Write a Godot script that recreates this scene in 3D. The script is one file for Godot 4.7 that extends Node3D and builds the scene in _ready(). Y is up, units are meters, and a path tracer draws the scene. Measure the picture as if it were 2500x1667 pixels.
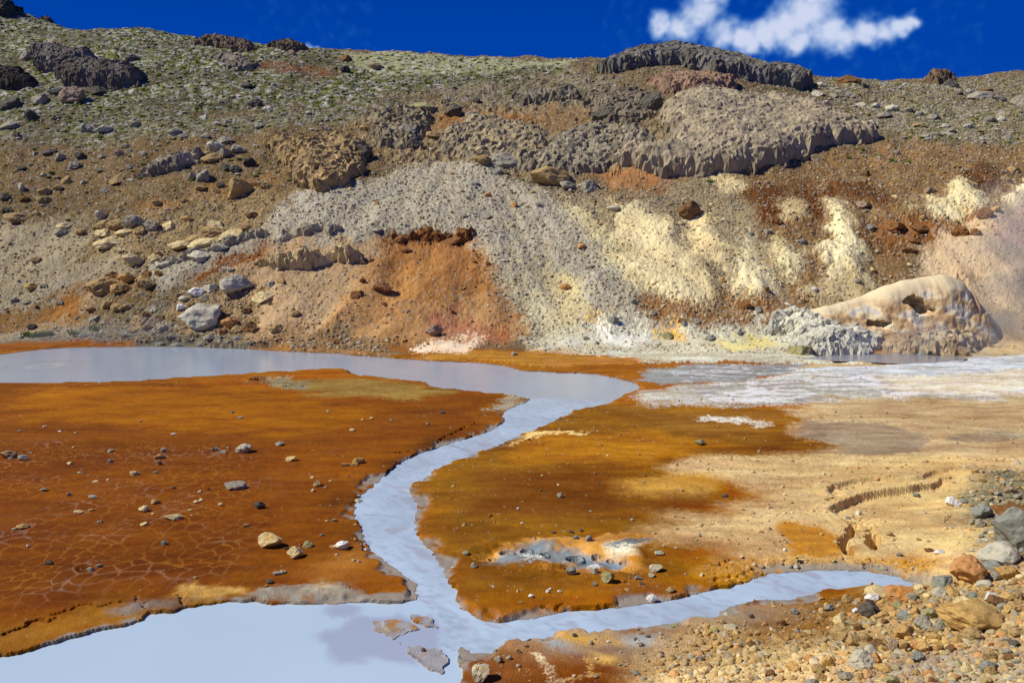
extends Node3D
# A geothermal valley: rusty mud flats cut by milky grey streams, a steaming pool, and a steep lava hillside behind.
# y is up, metres; the view is towards -z. All outlines below are ground positions in metres.

const GRID_X := -132.0
const GRID_Z := -176.0
const GRID_STEP := 6.0
const GRID_W := 45
const GRID_D := 24
# heights in metres of the hill, surveyed on a 6 m grid, one row per step south
const HILL_GRID := [
	47.7,46.1,44.3,42.4,40.6,38.9,37,34.9,32.8,30.7,28.9,27.6,26.6,26,25.7,25.5,25.4,25.3,25.3,25.1,24.7,24.1,23.3,22.4,21.4,20.5,19.7,19,18.6,18.4,18.4,18.5,18.8,19.2,19.7,20.1,20.4,20.8,21,21.1,21.2,21.1,21,20.8,20.6,
	49.6,48.1,46.4,44.7,43,41.2,39.3,37.1,34.8,32.4,30.3,28.9,28,27.4,27,26.7,26.7,26.7,26.7,26.5,26.2,25.5,24.5,23.5,22.3,21.2,20.3,19.6,19.1,18.9,18.9,19.2,19.6,20.1,20.6,21,21.5,21.8,22,22.1,22.1,22,21.8,21.5,21.2,
	51.2,49.9,48.3,46.8,45.2,43.6,41.8,39.6,37.2,34.6,32.3,30.7,29.7,28.9,28.4,28.1,28.1,28.1,28.1,28,27.6,26.9,25.8,24.5,23.2,22,20.9,20.1,19.6,19.5,19.6,19.9,20.4,21,21.6,22.1,22.6,22.9,23.1,23.2,23.1,23,22.7,22.3,21.9,
	52.5,51.2,49.8,48.4,47.1,45.7,44.2,42.3,39.9,37.3,34.9,33,31.6,30.6,30,29.6,29.5,29.4,29.5,29.4,29,28.2,27,25.6,24.1,22.7,21.5,20.7,20.2,20.1,20.3,20.7,21.4,22.1,22.8,23.4,23.8,24.1,24.3,24.3,24.2,24,23.6,23.1,22.6,
	53.2,51.9,50.5,49.3,48.2,47.3,46.2,44.7,42.6,40.1,37.5,35.2,33.5,32.3,31.5,31.1,30.8,30.8,30.8,30.7,30.3,29.5,28.2,26.8,25.1,23.5,22.1,21.3,20.9,20.9,21.2,21.7,22.5,23.3,24.1,24.7,25.2,25.5,25.6,25.6,25.4,25,24.5,23.9,23.3,
	52.9,51.6,50.3,49.2,48.5,47.9,47.4,46.4,44.9,42.5,39.8,37.2,35.3,34,33.1,32.5,32.1,32,32,32,31.6,30.8,29.5,27.9,26.2,24.4,22.9,22.1,21.8,22,22.4,23,23.9,24.8,25.6,26.2,26.6,26.9,26.9,26.8,26.5,26,25.5,24.8,24,
	51.4,50.1,49,48.1,47.7,47.5,47.5,47.2,46.3,44.2,41.4,38.7,36.7,35.6,34.6,33.8,33.3,33.2,33.2,33.1,32.8,32,30.8,29.2,27.4,25.5,24,23.2,23.1,23.3,23.8,24.5,25.4,26.3,27.1,27.7,28.1,28.2,28.2,28,27.6,27,26.3,25.5,24.7,
	48.9,47.7,46.6,45.9,45.7,45.9,46.2,46.5,46.3,44.5,42,39.7,38.1,37.1,36.1,35.1,34.4,34.2,34.2,34.1,33.8,33.1,31.9,30.3,28.6,26.8,25.4,24.6,24.5,24.8,25.3,26.1,26.9,27.8,28.5,29.1,29.4,29.4,29.3,29,28.5,27.9,27.1,26.2,25.3,
	45.8,44.5,43.4,42.8,42.8,43.1,43.6,44,43.9,42.8,41.2,39.8,38.9,38.3,37.3,36.3,35.5,35.1,34.9,34.7,34.4,33.7,32.7,31.3,29.7,27.9,26.6,26,25.9,26.2,26.8,27.5,28.3,29.1,29.7,30.2,30.4,30.4,30.2,29.8,29.2,28.5,27.7,26.7,25.6,
	42.4,41,39.8,39.2,39.2,39.6,40.1,40.4,40.4,39.8,39,38.5,38.5,38.5,37.6,36.6,35.9,35.4,35.1,34.8,34.4,33.9,33.1,31.9,30.4,28.8,27.6,27.1,27.1,27.4,27.9,28.5,29.3,30,30.6,30.9,31,30.9,30.6,30.2,29.6,28.8,27.9,26.8,25.7,
	38.8,37.5,36.4,35.6,35.4,35.6,36,36.3,36.4,36.1,35.8,36,36.5,36.8,36.3,35.6,35.1,34.8,34.3,34,33.7,33.3,32.8,32,30.9,29.4,28.3,28,28.1,28.3,28.6,29,29.7,30.4,30.8,31,31,30.9,30.7,30.2,29.6,28.7,27.8,26.7,25.6,
	35.4,34.1,32.9,32.1,31.6,31.5,31.7,32,32.2,32.2,32.3,32.6,33.1,33.5,33.5,33.3,33.1,32.8,32.5,32.3,32.1,32,31.9,31.7,31,30,29.1,28.7,28.6,28.5,28.5,28.8,29.3,29.9,30.3,30.4,30.4,30.3,30.1,29.7,29.1,28.2,27.2,26.1,25,
	32,30.7,29.6,28.6,27.9,27.5,27.6,27.9,28.1,28.3,28.4,28.7,29.1,29.6,29.9,30,30.1,30.1,29.9,29.8,29.7,29.8,30,30.3,30.4,30.1,29.3,28.6,28.2,27.9,27.6,27.7,28,28.4,28.8,28.9,29,29,29,28.7,28,27.2,26.3,25.2,24.2,
	28.7,27.4,26.3,25.3,24.5,24,24,24.1,24.3,24.4,24.6,24.8,25.2,25.7,26.1,26.4,26.7,26.8,26.8,26.7,26.7,26.9,27.3,28,28.7,29,28.3,27.2,26.5,26.1,25.8,25.7,25.9,26.3,26.6,26.9,27.1,27.2,27.2,26.9,26.4,25.7,24.9,24,23,
	25.5,24.3,23.1,22.1,21.3,20.8,20.6,20.6,20.7,20.8,20.9,21.1,21.5,21.9,22.4,22.9,23.3,23.5,23.5,23.5,23.5,23.6,24.2,25,25.9,26.4,25.7,24.6,23.8,23.5,23.4,23.3,23.5,23.8,24.1,24.4,24.6,24.8,24.9,24.8,24.4,23.9,23.2,22.4,21.5,
	22.4,21.2,20.1,19.1,18.3,17.7,17.4,17.2,17.2,17.3,17.3,17.5,17.8,18.2,18.8,19.3,19.9,20.2,20.4,20.4,20.4,20.5,21,21.7,22.7,23.2,22.6,21.6,20.9,20.8,20.8,20.8,20.9,21.1,21.3,21.6,21.9,22.2,22.3,22.3,22.1,21.7,21.2,20.5,19.7,
	19.3,18.2,17.1,16.1,15.3,14.7,14.3,14,13.9,13.8,13.8,13.9,14.1,14.4,14.9,15.5,16.3,16.8,17.2,17.4,17.4,17.6,17.9,18.6,19.4,19.8,19.3,18.6,18.3,18.2,18.2,18.3,18.4,18.5,18.5,18.7,19,19.4,19.6,19.7,19.6,19.3,18.9,18.4,17.8,
	16.4,15.3,14.2,13.2,12.4,11.7,11.2,10.9,10.6,10.4,10.3,10.2,10.3,10.4,10.7,11.3,12.2,13.1,13.8,14.2,14.2,14.3,14.6,15.2,15.7,15.9,15.7,15.5,15.5,15.5,15.6,15.7,15.7,15.8,15.8,15.9,16.2,16.5,16.8,16.9,16.9,16.8,16.5,16.1,15.6,
	13.5,12.4,11.4,10.4,9.6,8.8,8.3,7.8,7.4,7.1,6.9,6.7,6.5,6.4,6.5,6.8,7.8,8.9,9.8,10.5,10.6,10.6,10.7,11,11.5,11.8,11.9,12.2,12.5,12.6,12.7,12.8,12.9,12.9,12.9,13.1,13.3,13.6,13.9,14.1,14.2,14.1,14,13.7,13.3,
	10.7,9.6,8.6,7.6,6.7,6,5.3,4.8,4.3,3.9,3.6,3.2,3,2.7,2.6,2.8,3.5,4.6,5.8,6.6,6.8,6.7,6.6,6.7,7.2,7.7,8,8.6,9.1,9.1,9.2,9.5,9.7,9.8,9.9,10,10.3,10.6,10.9,11.2,11.3,11.4,11.3,11.2,10.9,
	8,6.9,5.8,4.9,4,3.2,2.5,1.9,1.3,0.8,0.4,0,-0.3,-0.7,-0.9,-0.9,-0.6,0.4,1.7,2.6,3,3.1,2.9,3,3.7,3.8,3.9,4.3,5,4.7,4.5,5.5,5.9,6.2,6.5,6.8,7.2,7.6,7.9,8.2,8.5,8.6,8.6,8.6,8.4,
	5.3,4.2,3.2,2.2,1.3,0.5,-0.3,-0.9,-1.5,-2.1,-2.6,-3,-3.4,-3.8,-4,-4.2,-4.3,-3.8,-2.5,-1.4,-0.8,-0.8,-0.9,-0.9,-0.8,-0.6,-0.5,-0.6,-0.2,-0.1,-0.7,0.2,1.5,2.3,2.9,3.4,4,4.4,4.9,5.3,5.6,5.8,5.9,5.9,5.9,
	2.6,1.6,0.6,-0.4,-1.3,-2.2,-2.9,-3.7,-4.3,-4.9,-5.4,-5.9,-6.3,-6.6,-6.8,-7,-7.4,-7.3,-6.4,-5.1,-4.3,-4.2,-4.3,-4.3,-4.2,-4,-4,-4,-4,-4,-4.2,-3.7,-2.6,-1.5,-0.7,0.1,0.7,1.3,1.8,2.3,2.7,3,3.2,3.3,3.3,
	0.1,-1,-2,-3,-3.9,-4.8,-5.5,-6.3,-7,-7.6,-8.1,-8.6,-9,-9,-9,-9,-9,-9,-9,-8.3,-7.4,-7.2,-7.3,-7.3,-7.1,-7,-7,-7,-7,-7.1,-7.1,-6.7,-5.9,-4.9,-4,-3.2,-2.4,-1.8,-1.2,-0.6,-0.2,0.2,0.4,0.6,0.7]
const BANK_A := Vector2(1.83, -11.04)
const BANK_B := Vector2(9.46, -17.15)
# soils: edge softness, base colour, relief, cragginess, stones, moss, drying cracks, outline in metres (x, z, x, z ...)
const SOILS := [
	[0,0.16,0.114,0.056,0,0.25,0.6,0.12,0,[-144.2,-175.78,108.71,-127.43,56.94,-65.77,-65.68,-78.17]],
	[0,0.163,0.105,0.041,0,0.12,0.6,0.1,0,[-76.42,-91.69,-22.09,-87.92,-6.87,-73.36,-16.4,-64.26,-23.3,-59.44,-43.78,-50.97]],
	[0,0.09,0.076,0.037,0,0.3,0.3,0.95,0,[-144.3,-175.91,-82.59,-155.55,-28.56,-114.56,8.33,-103.11,5.74,-95.88,-8.72,-94.1,-22.43,-89.3,-34.76,-87.03,-49.18,-86.33,-72.26,-86.45]],
	[0,0.307,0.299,0.155,0,0.15,0.3,0.7,0,[-24.61,-112.9,-10.31,-111.75,8.74,-101.6,6.92,-98.35,-6.58,-99.38,-18.76,-100.31]],
	[0,0.145,0.068,0.03,0,0.2,0.4,0.2,0,[-33.44,-103.48,-29.23,-103.95,-20.85,-100.2,-21.45,-98.08,-29.17,-99.85]],
	[0,0.117,0.094,0.048,0,0.2,0.5,0.5,0,[-79.21,-95.21,-49.79,-87.45,-30.73,-86.02,-17.98,-90.7,-8.54,-92.05,-12.45,-85.36,-26.48,-81.15,-42.69,-82.47,-69.89,-83.47]],
	[0,0.176,0.141,0.079,0,0.3,0.9,0.5,0,[36.16,-100.56,88.91,-104.24,64.07,-74.39,36.84,-75.17,34.59,-84.61]],
	[0,0.182,0.147,0.089,0,0.4,0.6,0.25,0,[-8.72,-94.1,5.74,-95.88,10.71,-90.97,10.44,-80.97,1.04,-82.14,-8.05,-86.57]],
	[0,0.26,0.193,0.099,0,0.6,0.6,0.05,0,[-16.3,-86.66,-8.41,-90.66,14.03,-82.08,14.23,-69.61,4.6,-69.58,0.15,-71.35,-10.68,-72.68,-14.35,-78.19]],
	[0,0.224,0.143,0.065,0,0.2,0.5,0,0,[2.92,-86.56,6.91,-85.04,7.58,-77.85,4.98,-75.71,3.11,-79.26]],
	[0,0.287,0.151,0.051,0,0.3,0.5,0,0,[-8.11,-87.24,2.82,-83.42,2.32,-81.17,-4.1,-80.75,-7.68,-82.46]],
	[1,0.299,0.169,0.066,0,0.1,0.5,0,0,[4.93,-74.87,7.73,-75.1,8.51,-71.46,6.9,-70.48,5.17,-72.59]],
	[0,0.236,0.143,0.057,-0.3,0.12,0.7,0,0,[3.8,-68.51,8.41,-70.56,19.51,-69.97,34.03,-75.13,64.07,-74.39,52.14,-59.88,31.98,-61.95,28.38,-56.95,21.02,-53.52,13.42,-53.29,8.52,-57.56]],
	[1,0.137,0.057,0.016,0,0.1,0.6,0,0,[19.59,-67.5,24.64,-68.61,31.32,-67.22,30.87,-63.87,25.29,-65.37,22.84,-62.27,18.91,-62.54]],
	[1,0.129,0.06,0.021,0,0.1,0.6,0,0,[38.08,-69.91,41.91,-70.78,40.2,-66.5,36.67,-65.86]],
	[1,0.347,0.171,0.062,0,0.1,0.4,0,0,[7.67,-70.67,11.08,-70.81,14.23,-69.61,13.19,-67.94,9.63,-68.37,7.95,-69.75]],
	[0,0.28,0.221,0.125,0,0.05,0.7,0,0,[18.21,-74,18.66,-60.5,18.35,-54.29,7.94,-53.37,2.55,-64.28,0.89,-69.36,4.6,-69.58,8.84,-67.92]],
	[0,0.309,0.26,0.161,0,0.1,0.55,0,0,[-60.03,-71.04,-37.85,-70.25,-26.9,-62.77,-28.16,-61.72,-31.44,-59.49,-30.78,-55.68,-45.74,-53.28]],
	[1,0.234,0.132,0.044,-0.1,0.1,0.4,0,0,[-52.58,-61.61,-34.44,-60.23,-32.69,-62.03,-30.23,-57.03,-48.91,-57.05]],
	[1,0.29,0.134,0.033,-0.1,0.15,0.3,0,0,[-34.71,-60.73,-32.82,-61.61,-30.41,-57.07,-33.4,-57.1]],
	[0,0.286,0.15,0.044,0,0.05,0.5,0,0,[-33.29,-66.97,-31.53,-69.68,-23.9,-72.85,-20.25,-70.87,-22.85,-69.46,-29.29,-66.94]],
	[0,0.267,0.193,0.089,0,0.25,0.7,0,0,[-34.53,-64.35,-34.4,-67.78,-26.87,-70.29,-19.88,-69.5,-19.66,-63.57,-24.22,-61.06,-28.23,-62.68]],
	[1,0.404,0.371,0.265,0.35,0.04,0.7,0,0,[-19.94,-63.36,-19.42,-65.18,-18.17,-68.6,-13.37,-70.46,-10.73,-73.08,-3.36,-73.51,0.89,-69.36,5.37,-65.15,7.73,-58.76,9.05,-53.06,3.46,-51.16,1.23,-51.51,0.42,-55.79,-2.46,-60.12,-3.95,-63.52,-9.35,-63.09,-13.86,-61.99,-18.01,-62.53]],
	[1,0.363,0.331,0.235,0.2,0.1,0.6,0,0,[-28.16,-61.72,-19.94,-63.36,-18.01,-62.53,-23.93,-60.28,-24.18,-59.2,-27.49,-60.15]],
	[1,0.541,0.492,0.302,0.2,0.02,0.6,0,0,[-2.19,-61.72,-0.19,-60.19,2.54,-55.8,5.75,-51.78,2.08,-51.52,0.71,-54.49,-1.47,-59.12]],
	[1,0.619,0.529,0.274,0.1,0.02,0.5,0,0,[2.08,-60.2,3.89,-58.14,5.72,-54.39,6.37,-52.25,4.06,-51.81,2.54,-55.8]],
	[1,0.405,0.281,0.148,0.1,0.12,0.4,0,0,[-19.81,-61.79,-13.8,-61.73,-9.27,-62.54,-10.5,-57.88,-12.49,-52.67,-17.61,-52.53,-22.26,-54.93,-21.55,-59.04]],
	[1,0.256,0.173,0.08,0,0.3,0.8,0,0,[-23.99,-58.71,-20.49,-59.74,-17.51,-56.14,-17.39,-52.75,-21.81,-52.99,-24.28,-56.22]],
	[1,0.189,0.073,0.017,-0.25,0.2,0.4,0,0,[-24.29,-60.37,-21.69,-61.43,-19.42,-62.74,-17.56,-62.12,-18.81,-60.64,-21.8,-59.78,-23.47,-59.03]],
	[1,0.423,0.235,0.092,0.5,0.06,0.35,0,0,[-9.64,-62.8,-3.27,-63.38,-2.14,-60.13,-0.18,-56.24,1.54,-52.33,0.39,-51.15,-7.6,-50.56,-12.24,-52.87,-11.41,-56.06,-10.51,-59.87]],
	[1,0.326,0.152,0.047,0.3,0.1,0.3,0,0,[-9.2,-62,-3.92,-62.99,-2.44,-59.59,-1.1,-56.21,-4.06,-55.14,-7.14,-55.94,-9.25,-57.85]],
	[1,0.48,0.236,0.068,0.1,0.05,0.3,0,0,[-7.87,-59.38,-6.01,-59.95,-6.54,-55.94,-8.12,-54.22,-8.9,-55.52]],
	[1,0.239,0.099,0.027,0.15,0.5,0.3,0,0,[-9.31,-62.81,-6,-63.47,-3.42,-63,-3.85,-61.66,-7.21,-62.08,-9.12,-61.47]],
	[1,0.412,0.181,0.092,0.15,0.2,0.25,0,0,[-5.2,-54.45,-4.02,-54.5,-2.48,-53.12,0.11,-51.51,-2.11,-50.94,-4.67,-51.67,-6.13,-52.13]],
	[2,0.372,0.133,0.052,0.1,0.2,0.2,0,0,[-1.88,-52.49,-0.74,-52.3,0.11,-51.51,-1.27,-50.66]],
	[2,0.84,0.672,0.449,0.06,0.1,0.1,0,0,[-6.29,-49.98,-4.88,-50.87,-3.24,-51.22,-1.85,-51.47,-2.21,-50.03,-2.51,-48.01,-4.14,-48.73,-5.7,-48.36]],
	[1,0.251,0.15,0.061,0.1,0.15,0.9,0,0,[-17.61,-52.53,-12.43,-52.44,-8.15,-50.55,-6.37,-47.44,-6.95,-46.14,-11.05,-48.71,-15.39,-50.81]],
	[1,0.166,0.146,0.103,0.1,0.2,0.9,0,0,[-30.09,-55.54,-22.04,-53.59,-17.61,-52.53,-15.28,-50.43,-21.17,-51.39,-26.44,-52.41,-30.37,-51.81]],
	[1,0.643,0.567,0.305,0.35,0.02,0.45,0,0,[4.07,-66.8,6.02,-66.64,8.24,-60.28,9.81,-55.05,8.39,-56.61,5.87,-62.88]],
	[1,0.74,0.629,0.343,0.5,0.02,0.45,0,0,[7.49,-66.07,10.45,-66.51,12.44,-62.83,13.36,-56.77,13.17,-54.53,11.4,-54.83,9.67,-57.05,7.92,-61.66]],
	[1,0.783,0.651,0.331,0.5,0.02,0.45,0,0,[13.26,-64.5,15.83,-63.67,16.06,-60.22,15.12,-57.93,13.96,-58.36,13.27,-61.94]],
	[1,0.687,0.607,0.347,0.55,0.02,0.45,0,0,[17.47,-61.91,18.05,-61.58,18.27,-58.04,18.17,-55.83,16.82,-54.6,15.31,-55.05,15.2,-56.27,16.17,-58.64]],
	[1,0.698,0.607,0.318,0.4,0.02,0.45,0,0,[19.04,-61.24,20.15,-60.91,20.06,-56.64,19.08,-56.15,18.78,-58.5]],
	[1,0.777,0.692,0.396,0.6,0.02,0.45,0,0,[25.47,-64.74,26.38,-64.13,25.64,-59.93,25.06,-57.08,23.62,-55.72,21.24,-55.39,22.5,-57.46,23.92,-61.14]],
	[1,0.519,0.425,0.225,0.3,0.02,0.45,0,0,[21.23,-55.79,24.82,-56.47,25.83,-55.99,23.17,-54.58,20.21,-53.71,19.82,-54.27]],
	[1,0.74,0.629,0.343,0.3,0.02,0.45,0,0,[20.58,-59.88,21.78,-59.92,21.15,-58.42,20.37,-57.3,20.2,-58.21]],
	[1,0.82,0.708,0.383,0.4,0.02,0.45,0,0,[32.13,-62.94,34.48,-64.98,37.27,-68.02,37.78,-66.95,37.6,-63.73,36.34,-62.07,34.03,-62.08]],
	[1,0.788,0.679,0.38,0.3,0.02,0.45,0,0,[38.45,-64.05,42.87,-68,45.69,-67.89,41.6,-61.45,38.58,-62.5]],
	[1,0.743,0.649,0.345,0.2,0.02,0.45,0,0,[31.03,-63.84,32.24,-64.62,31.58,-62.86,30.83,-62.69]],
	[1,0.615,0.506,0.253,0.2,0.02,0.45,0,0,[17.15,-69.42,20.08,-69.34,18.72,-66.95,17.45,-67.6]],
	[1,0.552,0.436,0.21,0.2,0.02,0.45,0,0,[21.03,-65.12,23.31,-66.78,22.86,-63.34,21.21,-61.36,20.55,-62.43]],
	[1,0.615,0.463,0.275,0.2,0.08,0.3,0,0,[30.3,-61.16,35.5,-61.74,39.68,-63.11,53.02,-65.22,38.64,-46.46,29.18,-49.86,31.65,-55.03,28.9,-56.1]],
	[1,0.658,0.425,0.301,0.1,0.05,0.25,0,0,[36.64,-60.83,41.61,-62.54,39.09,-58.47,35.35,-57.96]],
	[1,0.242,0.108,0.033,-0.2,0.3,0.6,0,0,[28.47,-62.24,32.29,-61.9,36.86,-61.82,33.43,-60.91,31.89,-60.4,29.48,-59.37,26.49,-59.81]],
	[1,0.274,0.156,0.065,0.1,0.15,1,0,0,[8.21,-55.32,14.04,-54.69,21.02,-53.52,19.15,-52.28,10.65,-52.37,8.51,-53.31]],
	[1,0.588,0.575,0.422,0.12,0.14,0.5,0,0,[1.5,-51.15,5.05,-53.38,8.8,-53.28,12.09,-52.47,17.69,-52.13,19.66,-49.82,19.71,-43.81,12.69,-44.35,6.56,-43.83,1.29,-43.83]],
	[2,0.799,0.479,0.096,0.1,0.2,0.2,0,0,[8.9,-52.1,10.56,-52.67,11.56,-51.94,10.77,-51.55]],
	[2,0.814,0.526,0.104,0.1,0.2,0.2,0,0,[4.9,-53.39,6.07,-53.46,5.86,-52.89,5.01,-52.92]],
	[2,0.83,0.814,0.687,0.1,0.25,0.3,0,0,[5.52,-52.28,8.4,-52.54,8.73,-51.05,7.2,-50.05,5.68,-51.13]],
	[2,0.696,0.627,0.25,0.06,0.2,0.3,0,0,[12.87,-50.92,16.32,-51.35,16.42,-49.88,13.19,-48]],
	[0,0.305,0.109,0.005,0,0,0.15,0,0,[-43.78,-50.97,43.92,-49.63,2.34,-2.47,-2.36,-2.56]],
	[0,0.516,0.428,0.263,0,0.05,0.4,0,0,[28.12,-51.46,46.1,-52.24,35.34,-39.79,23.1,-42.11]],
	[0,0.46,0.314,0.124,0.05,0.15,1,0,0,[9.09,-15.86,16.66,-23.85,21.39,-17.44,3.21,-2.47,0.47,-2.5,1.89,-10.22]],
	[0,0.493,0.368,0.183,0,0,0.3,0,0,[17.17,-47.41,44.67,-50.5,17.77,-19.76,8.39,-22.83]],
	[0,0.213,0.063,0.002,0,0,0.08,0,0.25,[-33.2,-38.49,-0.51,-35.85,-0.52,-26.21,-3.55,-20.2,-3.22,-16.13,-1.73,-13.57,-3.07,-13.76,-5.17,-13.57,-9.72,-10.8]],
	[0,0.18,0.049,0.002,0,0,0.08,0,1,[-21.77,-25.02,-8.69,-25.58,-6.25,-21.01,-5.13,-14.33,-11.62,-13.05]],
	[0,0.297,0.1,0.002,0,0,0.06,0,0.1,[-21.95,-35.9,-9.5,-36.45,-5.05,-29.06,-7.75,-26.21,-13.14,-27.22,-17.86,-29.09]],
	[0,0.28,0.174,0.039,0,0,0.08,0,0,[-11.9,-37.72,-5.8,-38.39,-2.21,-34.69,-4.22,-32.59,-8.91,-34.14]],
	[0,0.314,0.091,0.002,0,0,0.06,0,0,[-16.28,-37.36,-11.59,-39.51,-8.43,-41.01,-9.93,-38.12,-12.97,-36.09]],
	[0,0.145,0.043,0.003,0,0.1,0.3,0,0,[-4.25,-19.82,-3.73,-20.6,-3.43,-17.49,-2.9,-15.89,-1.93,-13.94,-2.36,-14.14,-3.69,-16.65]],
	[0,0.114,0.035,0.003,0,0.08,0.3,0,0,[-3.76,-21.43,-2.48,-25.58,-1.42,-26.87,-2.3,-23.59,-3.38,-20.6]],
	[0,0.35,0.134,0.019,0,0,0.2,0,0,[-4.11,-15.41,-3.45,-16.39,-2.78,-14.75,-3.29,-14.04,-3.87,-14.14]],
	[0,0.314,0.139,0.014,0,0.03,0.15,0,0,[-8.41,-12.41,-6.54,-13.22,-4.84,-13.94,-4.68,-13.48,-6.3,-12.72,-7.77,-11.42]],
	[1,0.257,0.199,0.149,0.02,0.12,0.2,0,0,[-6.97,-12.97,-6.7,-13.27,-6.22,-13.5,-5.79,-13.59,-5.66,-13.32,-5.88,-13.14,-6.18,-13.18,-6.55,-12.97]],
	[1,0.545,0.314,0.079,0.02,0.05,0.2,0,0,[-5.87,-13.83,-5.66,-14.07,-5.17,-14.12,-4.55,-14.07,-4.44,-13.73,-5.02,-13.68,-5.48,-13.59]],
	[1,0.272,0.22,0.16,0.03,0.3,0.3,0,0,[-4.62,-13.83,-4.26,-13.97,-3.47,-14.02,-2.83,-13.88,-2.6,-13.73,-2.77,-13.54,-3.56,-13.59,-4.54,-13.59]],
	[1,0.493,0.368,0.201,0.02,0.05,0.2,0,0,[-3.71,-14.02,-3.53,-14.27,-3.2,-14.12,-3.24,-13.92,-3.61,-13.95]],
	[0,0.234,0.096,0.005,0,0,0.25,0,0,[0.06,-29.06,3.07,-32.11,10.78,-29.06,9.15,-22.83,5.75,-21.88,3.75,-17.5,3.1,-14.34,0.65,-13.76,-0.57,-13.22,-1.5,-15.18,-2.44,-19.45,-2.22,-22.83]],
	[0,0.359,0.145,0.006,0,0,0.2,0,0,[0.35,-26.21,4.8,-26.87,7.23,-24.98,4.09,-22.83,-0.33,-22.83]],
	[0,0.18,0.061,0.004,0,0,0.2,0,0,[-0.92,-21.88,2.11,-21.88,3.41,-20.2,2.26,-18.1,-0.25,-17.5,-1.21,-18.75]],
	[0,0.613,0.428,0.189,0.03,0,0.5,0,0,[4.38,-22.34,6.84,-23.59,10.12,-23.33,17.04,-24.39,9.23,-13.01,7.62,-13.92,6.17,-15.18,4.93,-15.3,3.83,-16.13,2.72,-16.52,3.16,-17.5,4.68,-18.1,6.05,-18.59,6.76,-19.82,5.47,-20.8]],
	[0,0.693,0.493,0.201,0.05,0.02,0.48,0,0,[9.9,-22.83,13.73,-23.33,13.97,-21.43,11.31,-19.1,8.91,-15.53,7.44,-16.13,7.31,-18.1,7.71,-20.6]],
	[0,0.46,0.234,0.037,0,0,0.3,0,0,[3.81,-21.88,5.57,-21.66,5.88,-20.2,4.23,-19.82,2.96,-20.2]],
	[0,0.213,0.079,0.007,0,0,0.2,0,0,[2.86,-18.76,4.15,-19.45,5.24,-19.45,4.92,-18.42,3.84,-17.95,2.58,-17.5]],
	[1,0.551,0.257,0.03,0,0,0.3,0,0,[5.62,-16.79,6.44,-17.64,7.01,-17.35,6.95,-16.13,6.3,-15.3,5.43,-15.53]],
	[0,0.493,0.234,0.023,0,0.02,0.8,0,0,[3.1,-14.34,4.89,-15.18,6.37,-15.69,7.86,-15.16,7.8,-14.1,5.98,-14.71,4.2,-14.24]],
	[0,0.227,0.079,0.01,0,0.04,0.4,0,0,[0.57,-13.57,3.1,-14.34,4.74,-14.96,4.25,-14.44,2.08,-13.48,0.55,-13.22]],
	[0,0.493,0.35,0.171,0.05,0,0.3,0,0,[11.71,-31.63,16.28,-32.1,20.75,-29.86,16.48,-23.58,9.88,-23.07,9.6,-26.21]],
	[1,0.331,0.249,0.149,0,0,0.2,0,0,[10.79,-28.67,13.44,-27.92,13.89,-25.57,12.18,-23.85,10.12,-23.33,9.96,-25.27]],
	[1,0.35,0.272,0.16,0,0,0.2,0,0,[14.51,-26.2,17.41,-26.86,16.59,-25.57,14.23,-24.68]],
	[0,0.28,0.124,0.014,0,0,0.15,0,0,[4.18,-31.18,8.23,-31.63,11.22,-30.29,9.74,-26.21,4.8,-26.87]],
	[0,0.493,0.482,0.395,0.1,0.04,0.3,0,0.9,[5.51,-34.14,8.47,-36.45,13.2,-38.66,16.66,-42.11,20.11,-42.11,24.13,-45.39,33.04,-47.93,23.15,-33.39,17.32,-32.38,15.28,-33.81,11.88,-32.1,8.23,-31.63,5.6,-31.45]],
	[0,0.749,0.679,0.474,0.12,0.05,0.2,0,0.35,[20.86,-41.31,30.24,-43.81,23.66,-34.13,17.95,-33.6,16.18,-35.83]],
	[1,0.551,0.6,0.596,0.16,0.1,0.2,0,0.6,[14.54,-41.31,20.11,-42.11,25.47,-45.58,32.31,-46.85,28.76,-41.62,21.66,-38.65,16.14,-38.11]],
	[1,0.272,0.289,0.27,-0.02,0.05,0.2,0,0.5,[6.64,-41.32,10.03,-43.3,16.13,-43.81,14.28,-40.54,10.82,-37.72,6.47,-36.45]],
	[1,0.679,0.652,0.527,0.01,0,0.1,0,0,[7.59,-29.37,8.13,-29.37,8.43,-28.56,8.82,-27.62,8.39,-27.22,7.95,-27.99,7.47,-28.76]],
	[1,0.408,0.193,0.024,0.05,0,0.3,0,0,[-6.19,-46.14,-4.61,-48,-1.49,-48.74,3.25,-48.02,6.74,-45.06,4.79,-42.96,1.49,-42.62,-1.87,-45.06]],
	[1,0.449,0.193,0.035,0.03,0,0.2,0,0,[1.51,-43.3,6.24,-46.9,7.28,-43.83,2.89,-42.62]],
	[1,0.242,0.079,0.008,0.02,0,0.1,0,0,[-33.65,-48.35,-29.86,-50.92,-27.02,-51.88,-25.09,-52.58,-24.55,-53.31,-30.36,-54.34,-37.03,-53.28]],
	[1,0.368,0.314,0.208,-0.03,0,0.1,0,0,[-0.15,-30.96,0.94,-33.21,-0.48,-34.45,-0.58,-32.53,-0.37,-30.08]],
	[2,0.749,0.539,0.201,0.02,0,0.3,0,0,[-0.13,-25.27,0.6,-26.06,1.45,-26.82,2.42,-26.65,1.95,-26.31,0.96,-25.9,0.08,-25.12]],
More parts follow.
